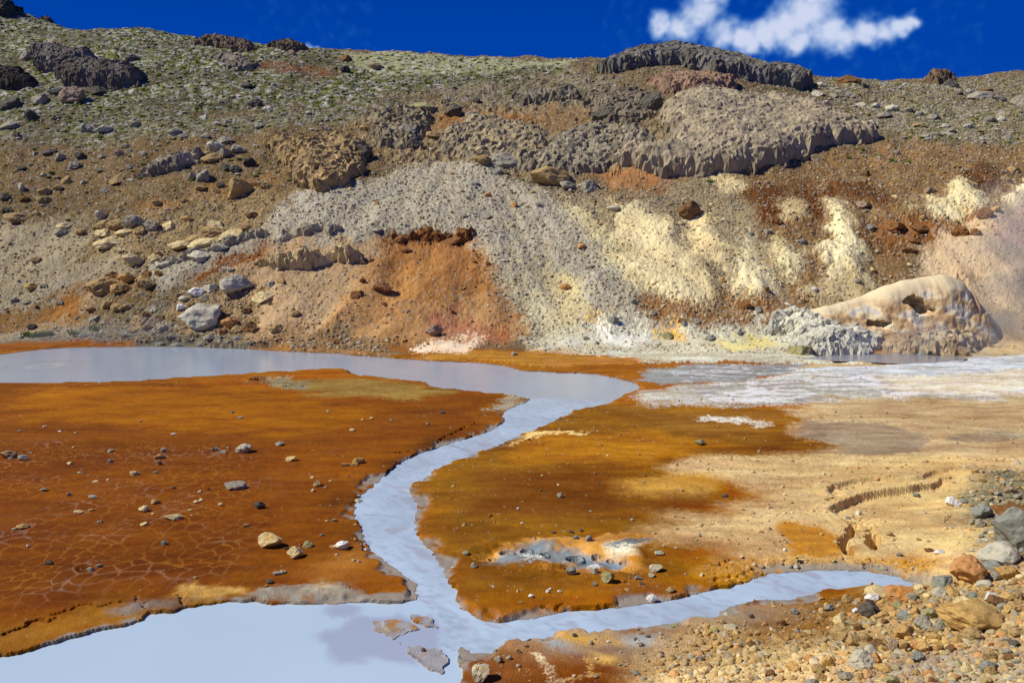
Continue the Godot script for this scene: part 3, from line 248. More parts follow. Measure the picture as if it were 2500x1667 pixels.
# picked rocks: x, z, width, height over width, colour, own label or number of the group above
const ROCKS := [
	[-52.27,-89.43,1.52,0.9,"dark",0],
	[-43.92,-85.74,1.77,0.55,"grey",0],
	[-42.12,-85.03,1.57,0.5,"pale",0],
	[-53.48,-87.4,2.16,0.4,"grey",0],
	[-49.79,-93.34,2.92,0.65,"pink","reddish split boulder below the huge rounded mossy rock"],
	[-53.83,-94.03,2.19,0.6,"grey",0],
	[-57.14,-93.67,2.62,0.5,"dark",0],
	[-39.13,-85.49,1.21,0.6,"grey",0],
	[-33.94,-82.56,1.39,0.5,"grey",0],
	[-26.06,-87.69,1.1,0.6,"pale",0],
	[-28.31,-78,1.9,0.7,"pale","big pale grey boulder on orange earth above the jointed rock ridge"],
	[-28.08,-80.02,1.48,0.5,"grey",0],
	[-38.02,-80.8,0.9,0.6,"grey",0],
	[-37.97,-79.09,1.04,0.7,"pink",0],
	[-39.73,-79.19,0.73,0.6,"grey",0],
	[-42.09,-79.65,0.99,0.7,"dark",0],
	[-43.84,-79.7,1.33,0.6,"grey",0],
	[-45.82,-81.01,1.36,0.5,"dark",0],
	[-41.88,-78.24,1.22,0.6,"grey",0],
	[-38.62,-76.57,0.63,0.6,"grey",0],
	[-41.32,-75.63,1.1,0.7,"tan",0],
	[-42.75,-74.5,1.17,0.8,"tan",0],
	[-45.53,-75.59,0.64,1.1,"pale",0],
	[-42.03,-73.15,1.23,0.6,"tan",0],
	[-41.52,-74.71,0.93,0.6,"tan",0],
	[-46.18,-74.25,0.96,0.7,"dark",0],
	[-44.85,-72.41,1.01,0.6,"dark",0],
	[-35.44,-69.87,1.07,0.9,"pale","upright pale grey boulder at the edge of the slabby slope"],
	[-43.17,-70.83,2.19,0.4,"tan",0],
	[-38.22,-69.21,1.22,0.5,"cream",0],
	[-27.57,-72.81,1.21,0.8,"grey",0],
	[-28.52,-73.06,0.93,0.7,"grey",0],
	[-25.97,-74.12,1,0.7,"dark",0],
	[-24.97,-73.7,1.07,0.6,"dark",0],
	[-23.8,-74.42,1.14,0.9,"black","blackish rough boulder beside a bright green tuft"],
	[-23.4,-70.15,2.16,0.85,"tan","big knobbly tan boulder by itself under the jointed ridge"],
	[-21.97,-70.65,0.88,0.7,"tan",0],
	[-21.2,-69.95,0.8,0.8,"tan",0],
	[-25.66,-70.85,0.62,1,"tan",0],
	[-25.58,-71.57,0.76,0.8,"dark",0],
	[-30.59,-69.92,0.83,0.7,"tan",0],
	[-27.28,-71.46,0.98,0.5,"tan",0],
	[-26.69,-76.29,1.04,0.9,"grey",0],
	[-25.69,-76.99,1.78,0.5,"grey",0],
	[-27.74,-75.74,2.07,0.4,"tan",0],
	[-35.82,-74.63,0.98,0.5,"tan",0],
	[-35.94,-74.02,1.28,0.4,"tan",0],
	[-34.59,-73.98,0.6,0.5,"pale",0],
	[-47.01,-78.46,0.92,0.5,"dark",0],
	[-44.37,-77.23,0.57,0.8,"grey",0],
	[-47.95,-95.39,2.17,0.5,"dark",0],
	[-52.82,-96.25,2.03,0.5,"dark",0],
	[-47.89,-104.49,1.82,0.6,"dark",0],
	[-61.88,-106.72,2.52,0.5,"grey",0],
	[-27.78,-89.03,1.46,0.7,"dark",0],
	[-30.45,-94.58,1.56,0.4,"dark",0],
	[-28.22,-106.8,1.24,0.6,"pink",0],
	[-51.26,-85.04,0.82,0.7,"dark",0],
	[-32.68,-81.58,0.97,0.4,"grey",0],
	[-33.5,-81.43,0.65,0.5,"pink",0],
	[-30.24,-80.85,0.95,0.5,"grey",0],
	[-35.58,-78.81,0.79,0.5,"grey",0],
	[-35.87,-76.59,0.7,0.5,"grey",0],
	[-36.42,-73.04,0.89,0.5,"grey",0],
	[-47.34,-81.39,0.69,0.6,"grey",0],
	[-46.69,-79.41,0.84,0.4,"grey",0],
	[-39.32,-74.91,0.62,0.6,"pale",0],
	[-44.31,-73.91,1.1,0.5,"brown",0],
	[-41.82,-71.3,0.75,0.6,"tan",0],
	[-28.29,-70.05,0.69,0.5,"tan",0],
	[-37.07,-79.29,0.72,0.5,"grey",0],
	[-25.32,-82.79,1.11,0.6,"grey",0],
	[-30.08,-83.77,0.82,0.5,"pale",0],
	[-32.28,-86.16,0.85,0.6,"pale",0],
	[-29.08,-84.35,0.74,0.6,"pale",0],
	[-21.23,-86.02,0.65,0.6,"pale",0],
	[-18.5,-81.9,0.93,0.5,"grey",0],
	[-23.76,-85.22,0.65,0.6,"grey",0],
	[-9.56,-88.27,3.03,0.4,"olive","flat grey-brown rock slab lying on the slope above the crags"],
	[-6.04,-85.99,2.07,0.7,"dark",1],
	[-1.35,-71.2,1.04,0.55,"blue",1],
	[-5.21,-70.86,0.34,0.8,"orange",1],
	[-2.02,-67.76,0.56,0.8,"orange",1],
	[0.23,-66.51,0.51,0.9,"orange",1],
	[-11.04,-66.72,0.39,0.8,"orange",1],
	[13.6,-81.23,2.58,0.8,"dark",1],
	[9.03,-80.24,2.38,0.7,"dark",1],
	[12.43,-74.68,0.69,0.9,"grey",1],
	[8.19,-65.65,1.21,0.4,"pale",1],
	[0.06,-87.91,0.73,0.6,"pale",1],
	[-20.12,-99.88,1.14,0.7,"black",1],
	[-21.62,-107.1,1.84,0.4,"brown",1],
	[-3.91,-89.67,1,0.6,"dark",1],
	[-7.56,-79.17,1.46,0.5,"tan",1],
	[-10.26,-79.34,2.2,0.6,"grey",1],
	[-9.15,-77.02,1.71,0.6,"dark",1],
	[-13,-84.5,2.05,0.6,"brown",1],
	[-14.12,-81.34,1.82,0.5,"tan",1],
	[-13.94,-75.39,2.11,0.8,"dark",1],
	[-15.54,-76.01,1.85,0.9,"dark",1],
	[-3.81,-83.87,2.01,0.5,"grey",1],
	[-12.6,-95.49,1.07,0.5,"grey",1],
	[-16.89,-102.3,2.12,0.4,"pink",1],
	[-3.04,-97.65,1.09,0.5,"grey",1],
	[1.63,-67.84,0.62,0.5,"olive",1],
	[2.13,-66.08,0.6,0.7,"grey",1],
	[-3,-69.33,0.51,0.6,"blue",1],
	[-0.3,-65.1,0.47,0.4,"blue",1],
	[2.96,-77.82,0.72,1,"tan",1],
	[6.25,-81.03,0.52,0.8,"tan",1],
	[4.25,-73.41,1.21,0.5,"grey",1],
	[6.49,-69.13,1.9,0.5,"grey",1],
	[4.62,-68.9,1.26,0.5,"grey",1],
	[3.17,-69.76,3.31,0.5,"tan",1],
	[-0.73,-73.13,3.35,0.4,"grey",1],
	[-2.55,-72.68,1.73,0.4,"tan",1],
	[13.97,-64.28,1.92,0.75,"brown","brown boulder perched on the pale scree under the broad slab"],
	[21.43,-68.48,0.55,0.7,"pink",2],
	[33.84,-66.07,1.15,0.5,"pink",2],
	[27.91,-64.38,1.15,0.45,"pink",2],
	[24.56,-66.2,0.41,0.8,"pink",2],
	[17.9,-65.2,0.55,0.7,"blue",2],
	[30.21,-69.58,0.86,0.7,"brown",2],
	[30.8,-65.59,0.5,0.5,"cream",2],
	[25.54,-66.61,0.49,0.7,"tan",2],
	[42.5,-80.54,0.84,0.6,"pale",2],
	[42.18,-79.09,0.99,0.5,"grey",2],
	[44.27,-79.83,1,0.5,"pale",2],
	[39.72,-86.16,1.57,0.5,"pale",2],
	[33.45,-87.87,0.87,0.7,"pale",2],
	[33.5,-90.62,1.52,0.4,"pale",2],
	[34.81,-79.98,1.6,0.5,"pale",2],
	[47.38,-81.58,1.13,0.7,"grey",2],
	[48.78,-82,0.96,0.6,"pale",2],
	[52.4,-98.84,1.86,0.6,"dark",2],
	[54.03,-87.59,1.89,0.7,"grey",2],
	[39.22,-96.52,2.89,0.4,"brown",2],
	[27.18,-61.63,0.76,0.55,"blue",2],
	[36.9,-90.65,1.45,0.5,"grey",2],
	[35.23,-90.07,0.89,0.6,"grey",2],
	[38.69,-87.69,1.06,0.5,"pale",2],
	[37.86,-83.68,1.52,0.45,"grey",2],
	[37.5,-88.6,1.06,0.5,"pale",2],
	[41.13,-85.59,1.05,0.5,"grey",2],
	[41.77,-84.39,1.04,0.6,"grey",2],
	[42.8,-83.45,1.21,0.4,"grey",2],
	[51.79,-91.42,2.71,0.4,"grey",2],
	[52.68,-94.85,1.4,0.5,"grey",2],
	[53,-89.85,1.73,0.4,"grey",2],
	[34.29,-73.14,0.67,0.6,"grey",2],
	[38.28,-70.29,0.73,0.6,"tan",2],
	[40.69,-67.3,0.86,0.5,"tan",2],
	[42.89,-69.82,0.9,0.5,"tan",2],
	[39.75,-80.79,0.99,0.4,"tan",2],
	[39.75,-77.03,1.11,0.4,"grey",2],
	[46.41,-76.94,0.99,0.5,"grey",2],
	[20.24,-84.82,1.29,0.7,"dark",2],
	[18.87,-87.63,1.5,0.7,"pink",2],
	[40.11,-94.53,1.14,0.6,"dark",2],
	[35.28,-94.16,1.12,0.6,"pale",2],
	[54.74,-94.94,1.21,0.5,"brown",2],
	[50.3,-92.89,0.97,0.6,"dark",2],
	[-36.31,-68.03,0.91,0.6,"tan",3],
	[-38,-68.31,1.07,0.5,"grey",3],
	[-34.19,-68.53,1.53,0.5,"tan",3],
	[-32.84,-67.49,1.78,0.5,"tan",3],
	[-31.36,-67.05,1.62,0.75,"grey","grey angular boulder topping a jumble of tan slabs"],
	[-29.63,-66.7,1.33,0.7,"grey",3],
	[-30.49,-66.86,0.8,0.8,"dark",3],
	[-30.4,-66.09,1.12,0.5,"tan",3],
	[-32.63,-65.45,2.19,0.35,"cream","long flat cream slab below a jumble of tan rocks"],
	[-31.08,-64,0.97,0.5,"cream",3],
	[-29.48,-62.74,1.58,0.65,"cream","faceted cream and pink boulder on the grey gravel slope"],
	[-27.81,-62.73,0.94,0.45,"cream",3],
	[-27.73,-63.39,0.69,0.8,"tan",3],
	[-37.13,-62.14,0.99,0.6,"ochre",3],
	[-36.09,-62.11,0.59,0.5,"grey",3],
	[-36.7,-60.76,0.71,0.5,"grey",3],
	[-37.85,-61.11,0.59,0.6,"grey",3],
	[-33.78,-60.08,0.56,0.6,"blue",3],
	[-38.42,-65.1,0.96,0.5,"tan",3],
	[-30.36,-61.04,1.36,0.6,"brown",3],
	[-29.13,-60.8,1.29,0.75,"ochre","rounded ochre boulder in the hollow under the scree rim"],
	[-27.53,-60.98,0.91,0.5,"brown",3],
	[-26.49,-60.61,0.78,0.5,"brown",3],
	[-27.73,-60.39,0.91,0.6,"ochre",3],
	[-30.65,-60.24,2.34,0.5,"tan","wide rounded tan block half buried beside the ochre boulder"],
	[-29.03,-59.6,1.27,0.7,"ochre",3],
	[-27.02,-59.51,1.31,0.7,"tan",3],
	[-29.24,-58.16,1.01,0.6,"tan",3],
	[-28.41,-57.76,1.11,0.6,"tan",3],
	[-27.79,-57.8,0.76,0.6,"tan",3],
	[-30.42,-58.17,0.78,0.6,"brown",3],
	[-19.65,-57.2,2.2,0.65,"pale","large angular grey boulder under the rust seam"],
	[-20.93,-59.52,0.98,0.6,"pale",3],
	[-21.49,-57.68,1.06,0.55,"pale",3],
	[-22.67,-57.74,1.19,0.6,"white",3],
	[-21.15,-54.68,2.83,0.55,"pale","very large pale grey slab leaning above the pond shore"],
	[-23.15,-56.22,0.83,0.6,"white",3],
	[-19.04,-54.05,1.36,0.65,"orange","orange boulder leaning against the very large pale slab"],
	[-17.39,-53.16,1.02,0.8,"brown",3],
	[-17.02,-52.93,0.56,0.7,"brown",3],
	[-18.34,-53.4,0.88,0.5,"tan",3],
	[-19.24,-53.17,0.77,0.6,"brown",3],
	[-17.36,-55.95,1.65,0.45,"cream","long cream slab lying aslant on the pinkish slope"],
	[-15.53,-52.6,1,0.5,"tan",3],
	[-14.54,-53.85,0.66,0.6,"tan",3],
	[-18.28,-55.12,0.69,0.7,"brown",3],
	[-25.67,-56.3,0.85,0.6,"brown",3],
	[-25.95,-55.76,1.12,0.6,"tan",3],
	[-25.31,-56.69,0.57,0.6,"pale",3],
	[-23.87,-54.67,0.71,0.6,"grey",3],
	[-22.95,-53.65,0.59,0.6,"grey",3],
	[-20.51,-52.63,0.67,0.6,"blue",3],
	[-20.07,-53.04,0.78,0.5,"grey",3],
	[-26.25,-54.39,0.72,0.6,"grey",3],
	[-29.51,-54.88,0.51,0.6,"blue",3],
	[-16.48,-57.62,0.6,0.6,"ochre",3],
	[-17.2,-57.4,0.71,0.5,"grey",3],
	[-26.29,-64.14,1.89,0.3,"cream",3],
	[-24.13,-63.65,2.6,0.3,"cream",3],
	[-25.33,-64.72,1.9,0.35,"tan",3],
	[-23.99,-64.92,1.89,0.35,"tan",3],
	[-22.14,-63.92,1.97,0.45,"cream",3],
	[-21.22,-64.69,1.36,0.4,"tan",3],
	[-26.86,-67.22,1.25,0.5,"ochre",3],
	[-24.13,-66,2.05,0.4,"cream",3],
	[-21.21,-66.21,1.08,0.5,"brown",3],
	[-23.97,-61.6,1.8,0.4,"pale",3],
	[-22.47,-62.15,1.32,0.4,"pale",3],
	[-26.55,-61.59,1.34,0.4,"pale",3],
	[-34.66,-68.47,1.4,0.4,"tan",3],
	[-31.78,-66.22,1.34,0.4,"cream",3],
	[-33.85,-67.03,1.64,0.35,"cream",3],
	[-28.26,-66.76,1.19,0.5,"cream",3],
	[-23.41,-57.17,0.68,0.6,"pale",3],
	[-21.75,-56.94,0.67,0.6,"grey",3],
	[-20.61,-56.02,0.54,0.6,"grey",3],
	[-24.33,-55.57,0.66,0.6,"brown",3],
	[-23.87,-57.56,0.68,0.6,"brown",3],
	[-22.67,-56.6,0.56,0.6,"tan",3],
	[-34.62,-57.63,0.74,0.6,"dark",3],
	[-34.56,-55.92,0.72,0.4,"grey",3],
	[-29.8,-57.12,0.7,0.5,"grey",3],
	[-28.77,-56.29,0.58,0.5,"grey",3],
	[-30.26,-56.36,0.58,0.5,"grey",3],
	[-25,-54.75,0.66,0.6,"brown",3],
	[-25.81,-54.96,0.78,0.5,"tan",3],
	[-17.94,-52.16,0.61,0.5,"blue",3],
	[-19.29,-52.48,0.61,0.5,"blue",3],
	[-23.42,-53.13,0.64,0.5,"blue",3],
	[-22.15,-52.63,0.73,0.4,"blue",3],
	[-11.11,-51.03,0.76,0.4,"rust",3],
	[-7.98,-60.79,0.84,0.5,"rust",4],
	[-9.03,-56.05,1.55,0.4,"rust","long rust-brown rock lying aslant on the orange mound"],
	[-10.69,-55.06,1.18,0.4,"rust",4],
	[-10.51,-56.65,0.47,0.9,"rust",4],
	[-10.43,-60,0.5,0.6,"rust",4],
	[-1.78,-59.12,0.52,0.5,"rust",4],
	[-8.51,-62.35,1.09,0.5,"rust",4],
	[-4.54,-61.93,1.58,0.35,"rust",4],
	[-5,-51.49,1.09,0.75,"pink","grey and rust boulder at the foot of the red streaks"],
	[3.77,-57.08,0.75,0.68,"orange","lone orange boulder in the middle of the pale scree"],
	[1.77,-55.98,0.29,0.8,"cream",4],
	[5.67,-58.62,0.59,0.6,"pale",4],
	[6.73,-53.07,0.73,0.8,"blue",4],
	[10.06,-51.72,0.82,0.5,"olive",4],
	[0.16,-47.14,0.41,0.6,"grey",4],
	[-3.87,-64.99,0.71,0.35,"blue",4],
	[-1.83,-65.13,0.81,0.3,"grey",4],
	[-10.57,-63.3,0.84,0.4,"grey",4],
	[2.05,-59.91,0.24,0.7,"white",4],
	[5.23,-61.07,0.67,0.6,"orange",4],
	[9.47,-53.91,0.5,0.7,"grey",4],
	[8.21,-54.71,0.4,0.7,"grey",4],
	[11.25,-52.95,0.59,0.6,"brown",4],
	[-4,-54.1,0.28,1,"brown",4],
	[-6.84,-50.73,0.37,0.5,"ochre",4],
	[4.76,-51.58,0.47,0.5,"grey",4],
	[-2.8,-59.21,0.38,0.6,"rust",4],
	[29.07,-61.4,1.48,0.55,"rust",5],
	[30.74,-61.1,1.49,0.35,"rust",5],
	[35.6,-61.28,1.48,0.5,"rust",5],
	[32.89,-59.63,1.18,0.65,"rust",5],
	[33.87,-59.25,0.81,0.6,"rust",5],
	[29.63,-59.75,1.03,0.4,"rust",5],
	[28.95,-58.94,1.02,0.4,"brown",5],
	[21.74,-60.57,0.76,0.6,"blue",5],
	[19.5,-61.68,0.65,0.6,"grey",5],
	[18.21,-61.66,0.44,0.6,"blue",5],
	[22.77,-60.4,0.49,0.6,"tan",5],
	[31.42,-62.08,0.57,0.8,"tan",5],
	[20.45,-62.8,0.84,0.8,"rust",5],
	[25.9,-58.49,0.37,0.6,"grey",5],
	[17.18,-46.92,1.6,0.45,"olive","dark crusted rock at the western end of the steaming pool"],
	[24.56,-47.39,1.03,0.5,"blue","dark blue-grey rock standing in the steaming pool"],
	[17.88,-53.04,0.66,0.6,"blue",5],
	[17.34,-54.85,0.47,0.7,"brown",5],
	[14.69,-56.28,0.55,0.6,"ochre",5],
	[15.56,-53.79,0.92,0.6,"rust",5],
	[20.77,-55.25,0.48,0.4,"white",5],
	[18.63,-54.2,0.52,0.35,"white",5],
	[28.87,-60.94,0.61,0.6,"rust",5],
	[36.91,-62.05,0.66,0.8,"ochre",5],
	[23.95,-55.93,0.55,0.5,"grey",5],
	[25.11,-54.13,0.43,0.8,"dark",5],
	[11.32,-52.64,0.44,0.8,"blue",5],
	[12.17,-53.01,0.6,0.6,"grey",5],
	[12.77,-51.4,0.68,0.5,"blue",5],
	[16.46,-53.48,0.51,0.8,"blue",5],
	[14.69,-51.93,0.54,0.8,"pale",5],
	[28.59,-46.15,0.5,0.4,"olive",5],
	[-14.91,-23.3,0.45,0.5,"tan","rounded tan stone paired with a blue-grey one on cracked rust mud"],
	[-14.31,-23.02,0.33,0.5,"blue","blue-grey stone paired with a rounded tan one on cracked rust mud"],
	[-14.75,-23.12,0.15,0.5,"grey",6],
	[-12.32,-24.13,0.18,0.5,"grey",6],
	[-10.64,-24.04,0.21,0.7,"grey",6],
	[-10.4,-23.23,0.31,0.55,"tan",6],
	[-10.1,-22.47,0.18,0.8,"tan",6],
	[-9.11,-24.2,0.21,0.6,"blue",6],
	[-8.72,-23.76,0.21,0.5,"grey",6],
	[-8.16,-23.95,0.49,0.55,"pale","wedge-shaped pale stone with a sharp shadow on rust mud"],
	[-8.82,-24.45,0.1,0.6,"grey",6],
	[-12.71,-22.57,0.18,0.4,"cream",6],
	[-11.65,-22.8,0.15,0.6,"grey",6],
	[-10.29,-21.4,0.26,0.45,"cream",6],
	[-7.75,-17.75,0.3,0.4,"cream",6],
	[-7.61,-17.74,0.21,0.5,"cream",6],
	[-8.61,-18.25,0.23,0.65,"cream",6],
	[-8.6,-18.87,0.21,0.5,"tan",6],
	[-7.09,-20.1,0.55,0.36,"grey","long rough grey stone on the rust mud beyond two cream boulders"],
	[-11.01,-19.43,0.11,0.9,"grey",6],
	[-10.33,-19.26,0.18,0.5,"pale",6],
	[-8.19,-17.33,0.16,0.4,"cream",6],
	[-10.11,-18.2,0.21,0.3,"cream",6],
	[-9.89,-18.35,0.14,0.4,"tan",6],
	[-9.27,-17.52,0.11,0.5,"grey",6],
	[-7.24,-16.17,0.14,0.65,"blue",6],
	[-9.05,-15.15,0.14,0.6,"dark",6],
	[-8.07,-14.83,0.15,0.85,"grey",6],
	[-7.98,-14.97,0.13,0.5,"grey",6],
	[-10.76,-17.13,0.26,0.35,"ochre","flat yellow-orange stone on the cracked rust mud"],
	[-11.9,-19.88,0.19,0.4,"blue",6],
	[-7.9,-19.79,0.1,0.7,"cream",6],
	[-7.58,-19.07,0.12,0.6,"cream",6],
	[-7.66,-18.94,0.15,0.4,"cream",6],
	[-6.96,-18.68,0.14,0.6,"cream",6],
	[-5.91,-17.25,0.14,0.5,"tan",6],
	[-10.62,-30.04,0.15,0.6,"grey",6],
	[-9.98,-29,0.21,0.4,"grey",6],
	[-16.35,-27.62,0.15,0.4,"white",6],
	[-11.33,-26.42,0.18,0.25,"white",6],
	[-14.59,-23.82,0.13,0.5,"pale",6],
	[-9.81,-21.59,0.14,0.4,"blue",6],
	[-11.88,-21.58,0.13,0.4,"pale",6],
	[-11,-20.69,0.16,0.25,"cream",6],
	[-10,-16.05,0.09,0.5,"white",6],
	[-5.91,-14.42,0.08,0.6,"tan",6],
	[-8.31,-18.05,0.09,0.4,"cream",6],
	[-10.74,-20.82,0.09,0.4,"pale",6],
	[-14.71,-26.59,0.1,0.5,"pale",6],
	[-15.41,-26.88,0.13,0.25,"white",6],
	[-16.77,-26.87,0.14,0.5,"grey",6],
	[-13.32,-28.28,0.11,0.6,"grey",6],
	[-8.69,-20.11,0.11,0.5,"dark",6],
	[-7.77,-20.03,0.09,0.5,"dark",6],
	[-7.56,-18.32,0.1,0.4,"cream",6],
	[-10.87,-17.03,0.12,0.4,"grey",6],
	[-13.68,-24.57,0.1,0.6,"cream",6],
	[-7.33,-24.81,0.27,0.45,"grey",6],
	[-6.43,-22.87,0.29,0.45,"cream",6],
	[-5.06,-20.36,0.21,0.75,"tan",6],
	[-5.06,-19.9,0.11,0.7,"cream",6],
	[-6,-18.53,0.27,0.6,"dark",6],
	[-5,-16.04,0.45,0.66,"cream","largest cream-grey boulder on the rust mud flat"],
	[-4.33,-15.47,0.3,0.75,"cream","cream boulder beside the largest one on the rust mud flat"],
	[-4.21,-16.03,0.22,0.5,"olive",6],
	[-3.5,-15.95,0.28,0.6,"white","white-crusted dark stone near the stream bend"],
	[-3.67,-16.03,0.19,0.3,"ochre",6],
	[-3.81,-19.28,0.2,0.55,"pale","pale stone half in the stream at its outer bend"],
	[-5.45,-26.94,0.2,0.5,"cream",6],
	[-5.15,-28.94,0.16,0.5,"cream",6],
	[-5.44,-28.74,0.11,0.5,"cream",6],
	[-4.37,-28.58,0.11,0.5,"pale",6],
	[-2.98,-28.05,0.13,0.7,"pale",6],
	[-2.66,-30.1,0.21,0.5,"dark",6],
	[-7.06,-30.33,0.13,0.5,"pale",6],
	[-5.36,-21.01,0.11,0.6,"cream",6],
	[-4.81,-20.76,0.1,0.4,"cream",6],
	[-3.53,-15.58,0.08,0.5,"pale",6],
	[-3.12,-15.26,0.08,0.4,"pale",6],
	[-3,-15.18,0.07,0.7,"pale",6],
	[-4.08,-16.71,0.12,0.4,"blue",6],
	[-4.02,-17.65,0.12,0.5,"grey",6],
	[-4.19,-17.63,0.07,0.4,"pale",6],
	[-4.35,-18.72,0.09,0.4,"grey",6],
	[-3.84,-19.62,0.08,0.5,"pale",6],
	[-3.5,-17.39,0.07,0.4,"cream",6],
	[-4.44,-14.17,0.14,0.6,"dark",6],
	[-4.82,-20.23,0.09,0.4,"grey",6],
	[-4.39,-21.12,0.07,0.6,"dark",6],
	[-4.6,-18.72,0.06,0.4,"grey",6],
	[-2.27,-16.07,0.23,0.4,"orange","orange crusted stone standing in the grey stream"],
	[-1.81,-24.24,0.18,0.5,"white",6],
	[-2.14,-23.87,0.18,0.4,"white",6],
	[-0.25,-25.71,0.16,0.5,"grey",6],
	[-3.04,-19.68,0.07,0.6,"white",6],
	[-3.45,-17.84,0.08,0.5,"grey",6],
	[-2.79,-23.92,0.12,0.4,"grey",6],
	[5.95,-24.89,0.36,0.5,"olive","flat olive-grey stone alone on the ochre flat"],
	[5.29,-19.47,0.16,0.45,"dark",7],
	[1.18,-19.4,0.14,0.9,"blue",7],
	[0.72,-19.9,0.1,0.5,"brown",7],
	[0.9,-16.83,0.1,0.5,"dark",7],
	[1.27,-16.82,0.11,0.6,"dark",7],
	[1.5,-16.91,0.09,0.6,"dark",7],
	[1.33,-16.27,0.14,0.6,"blue",7],
	[1.59,-16.18,0.15,0.8,"blue",7],
	[0.47,-16.46,0.09,0.6,"dark",7],
	[0.15,-18.44,0.09,0.5,"white",7],
	[0.23,-17.4,0.08,0.5,"white",7],
	[1.83,-18.21,0.07,0.6,"blue",7],
	[2.71,-17.65,0.09,0.6,"grey",7],
	[3.9,-17.77,0.08,0.6,"grey",7],
	[2.94,-15.51,0.19,0.4,"pale",7],
	[3.34,-15.83,0.07,0.6,"pale",7],
	[3.11,-15.96,0.06,0.6,"pale",7],
	[1.11,-14.5,0.2,0.85,"blue","dark blue-grey boulder at the edge of the mud pots"],
	[1.57,-14.57,0.14,0.75,"grey",7],
	[1.78,-14.21,0.23,1,"olive","olive-grey boulder casting a black shadow beside the mud pots"],
	[0.19,-23.17,0.07,0.5,"dark",7],
	[2.81,-24.69,0.07,0.6,"dark",7],
	[3.55,-26.09,0.1,0.4,"grey",7],
	[0.55,-25.5,0.1,0.6,"dark",7],
	[3.47,-20.63,0.1,0.4,"grey",7],
	[2.26,-20.56,0.08,0.5,"dark",7],
	[2.73,-14.7,0.26,0.5,"pale","rough pale stone east of the mud pots on brown gravel"],
	[2.33,-14.34,0.14,0.45,"blue",7],
	[2.6,-14.43,0.12,0.6,"pale",7],
	[1.5,-14.06,0.09,0.9,"blue",7],
	[2.18,-14.34,0.06,0.8,"grey",7],
	[2.45,-13.52,0.19,0.75,"white","white wedge-shaped stone standing on the stream edge"],
	[2.83,-13.76,0.16,0.55,"tan",7],
	[2.37,-14.09,0.08,0.6,"dark",7],
	[0.33,-13.5,0.09,0.75,"white",7],
	[0.63,-13.71,0.07,0.9,"white",7],
	[0.84,-13.7,0.07,0.7,"white",7],
	[0.68,-13.82,0.06,0.7,"white",7],
	[0.14,-13.26,0.06,0.5,"pale",7],
	[2.08,-13.83,0.11,0.3,"tan",7],
	[2.66,-12.54,0.11,0.6,"olive",7],
	[2.03,-12.35,0.07,0.8,"dark",7],
	[3.98,-12.8,0.09,0.7,"dark",7],
	[3.58,-12.9,0.08,0.6,"pale",7],
	[4.03,-13.28,0.07,0.8,"pale",7],
	[1.95,-11.76,0.13,0.6,"pale",7],
	[1.93,-11.92,0.07,0.8,"dark",7],
	[2.13,-12.03,0.08,0.5,"dark",7],
	[2.03,-12.17,0.12,0.3,"tan",7],
	[0.28,-11.99,0.13,0.35,"dark",7],
	[0.98,-12.02,0.08,0.7,"dark",7],
	[1.5,-11.85,0.06,0.6,"white",7],
	[3.49,-12.31,0.19,0.3,"pale",7],
	[3.3,-12.11,0.07,0.6,"blue",7],
	[1.76,-10.86,0.13,0.5,"blue",7],
	[2.46,-11.27,0.09,0.4,"grey",7],
	[1.57,-11.14,0.05,0.6,"blue",7],
	[1.19,-10.8,0.08,0.5,"grey",7],
	[3.58,-11.47,0.14,0.75,"brown",7],
	[2.52,-10.62,0.09,0.6,"blue",7],
	[0.11,-11.53,0.06,0.5,"dark",7],
	[-0.04,-11.34,0.07,0.6,"dark",7],
	[1.22,-11.78,0.07,0.9,"grey",7],
	[1.29,-11.93,0.05,0.7,"cream",7],
	[3.2,-12.84,0.12,0.6,"black",7],
	[4.34,-13.62,0.07,0.4,"white",7],
	[-0.43,-10.76,0.26,0.9,"pale","large pale grey boulder with cracked dark foot on the brown bank"],
	[-0.21,-11.24,0.11,0.9,"grey",7],
	[-0.05,-11.33,0.09,0.6,"grey",7],
	[-0.24,-11.58,0.08,0.6,"grey",7],
	[-0.73,-14.87,0.14,0.7,"grey",7],
	[-0.93,-15.51,0.14,0.6,"grey",7],
	[-1.15,-15.02,0.06,0.7,"white",7],
	[-1.15,-14.05,0.07,0.5,"dark",7],
	[-0.34,-13.9,0.05,0.7,"white",7],
	[-1.36,-11.72,0.07,0.8,"dark",7],
	[10.56,-18.71,0.36,0.6,"white","white rounded stone at the edge of the stony slope"],
	[10.88,-18.79,0.19,0.6,"blue",8],
	[10.55,-17.55,0.49,0.7,"blue","blue-grey blocky stone beside the rusty slab"],
	[10.11,-17.04,0.22,0.7,"grey",8],
	[10.08,-16.76,0.25,0.75,"grey",8],
	[14.41,-22.37,0.14,1,"pale",8],
	[8.26,-18.57,0.14,0.8,"white",8],
	[10.34,-20,0.2,0.5,"blue",8],
	[9.37,-15.37,0.16,0.5,"pale",8],
	[12.36,-20.59,0.21,0.6,"tan",8],
	[12.67,-20.18,0.2,0.6,"pale",8],
	[12.65,-21.45,0.21,0.6,"ochre",8],
	[9.91,-16,0.19,0.6,"grey",8],
	[9.82,-16.13,0.14,0.7,"grey",8],
	[8.04,-16.55,0.13,0.9,"tan",8],
	[8.3,-15.46,0.18,0.4,"brown",8],
	[8.38,-15.24,0.2,0.4,"white",8],
	[7.7,-15.41,0.15,0.5,"blue",8],
	[5.51,-15.01,0.13,0.8,"pale",8],
	[5.41,-15.01,0.08,0.8,"blue",8],
	[5.64,-15.2,0.11,0.7,"dark",8],
	[5.56,-15.79,0.08,0.7,"white",8],
	[7.59,-14.66,0.1,0.5,"pale",8],
	[11.93,-19.24,0.19,0.6,"grey",8],
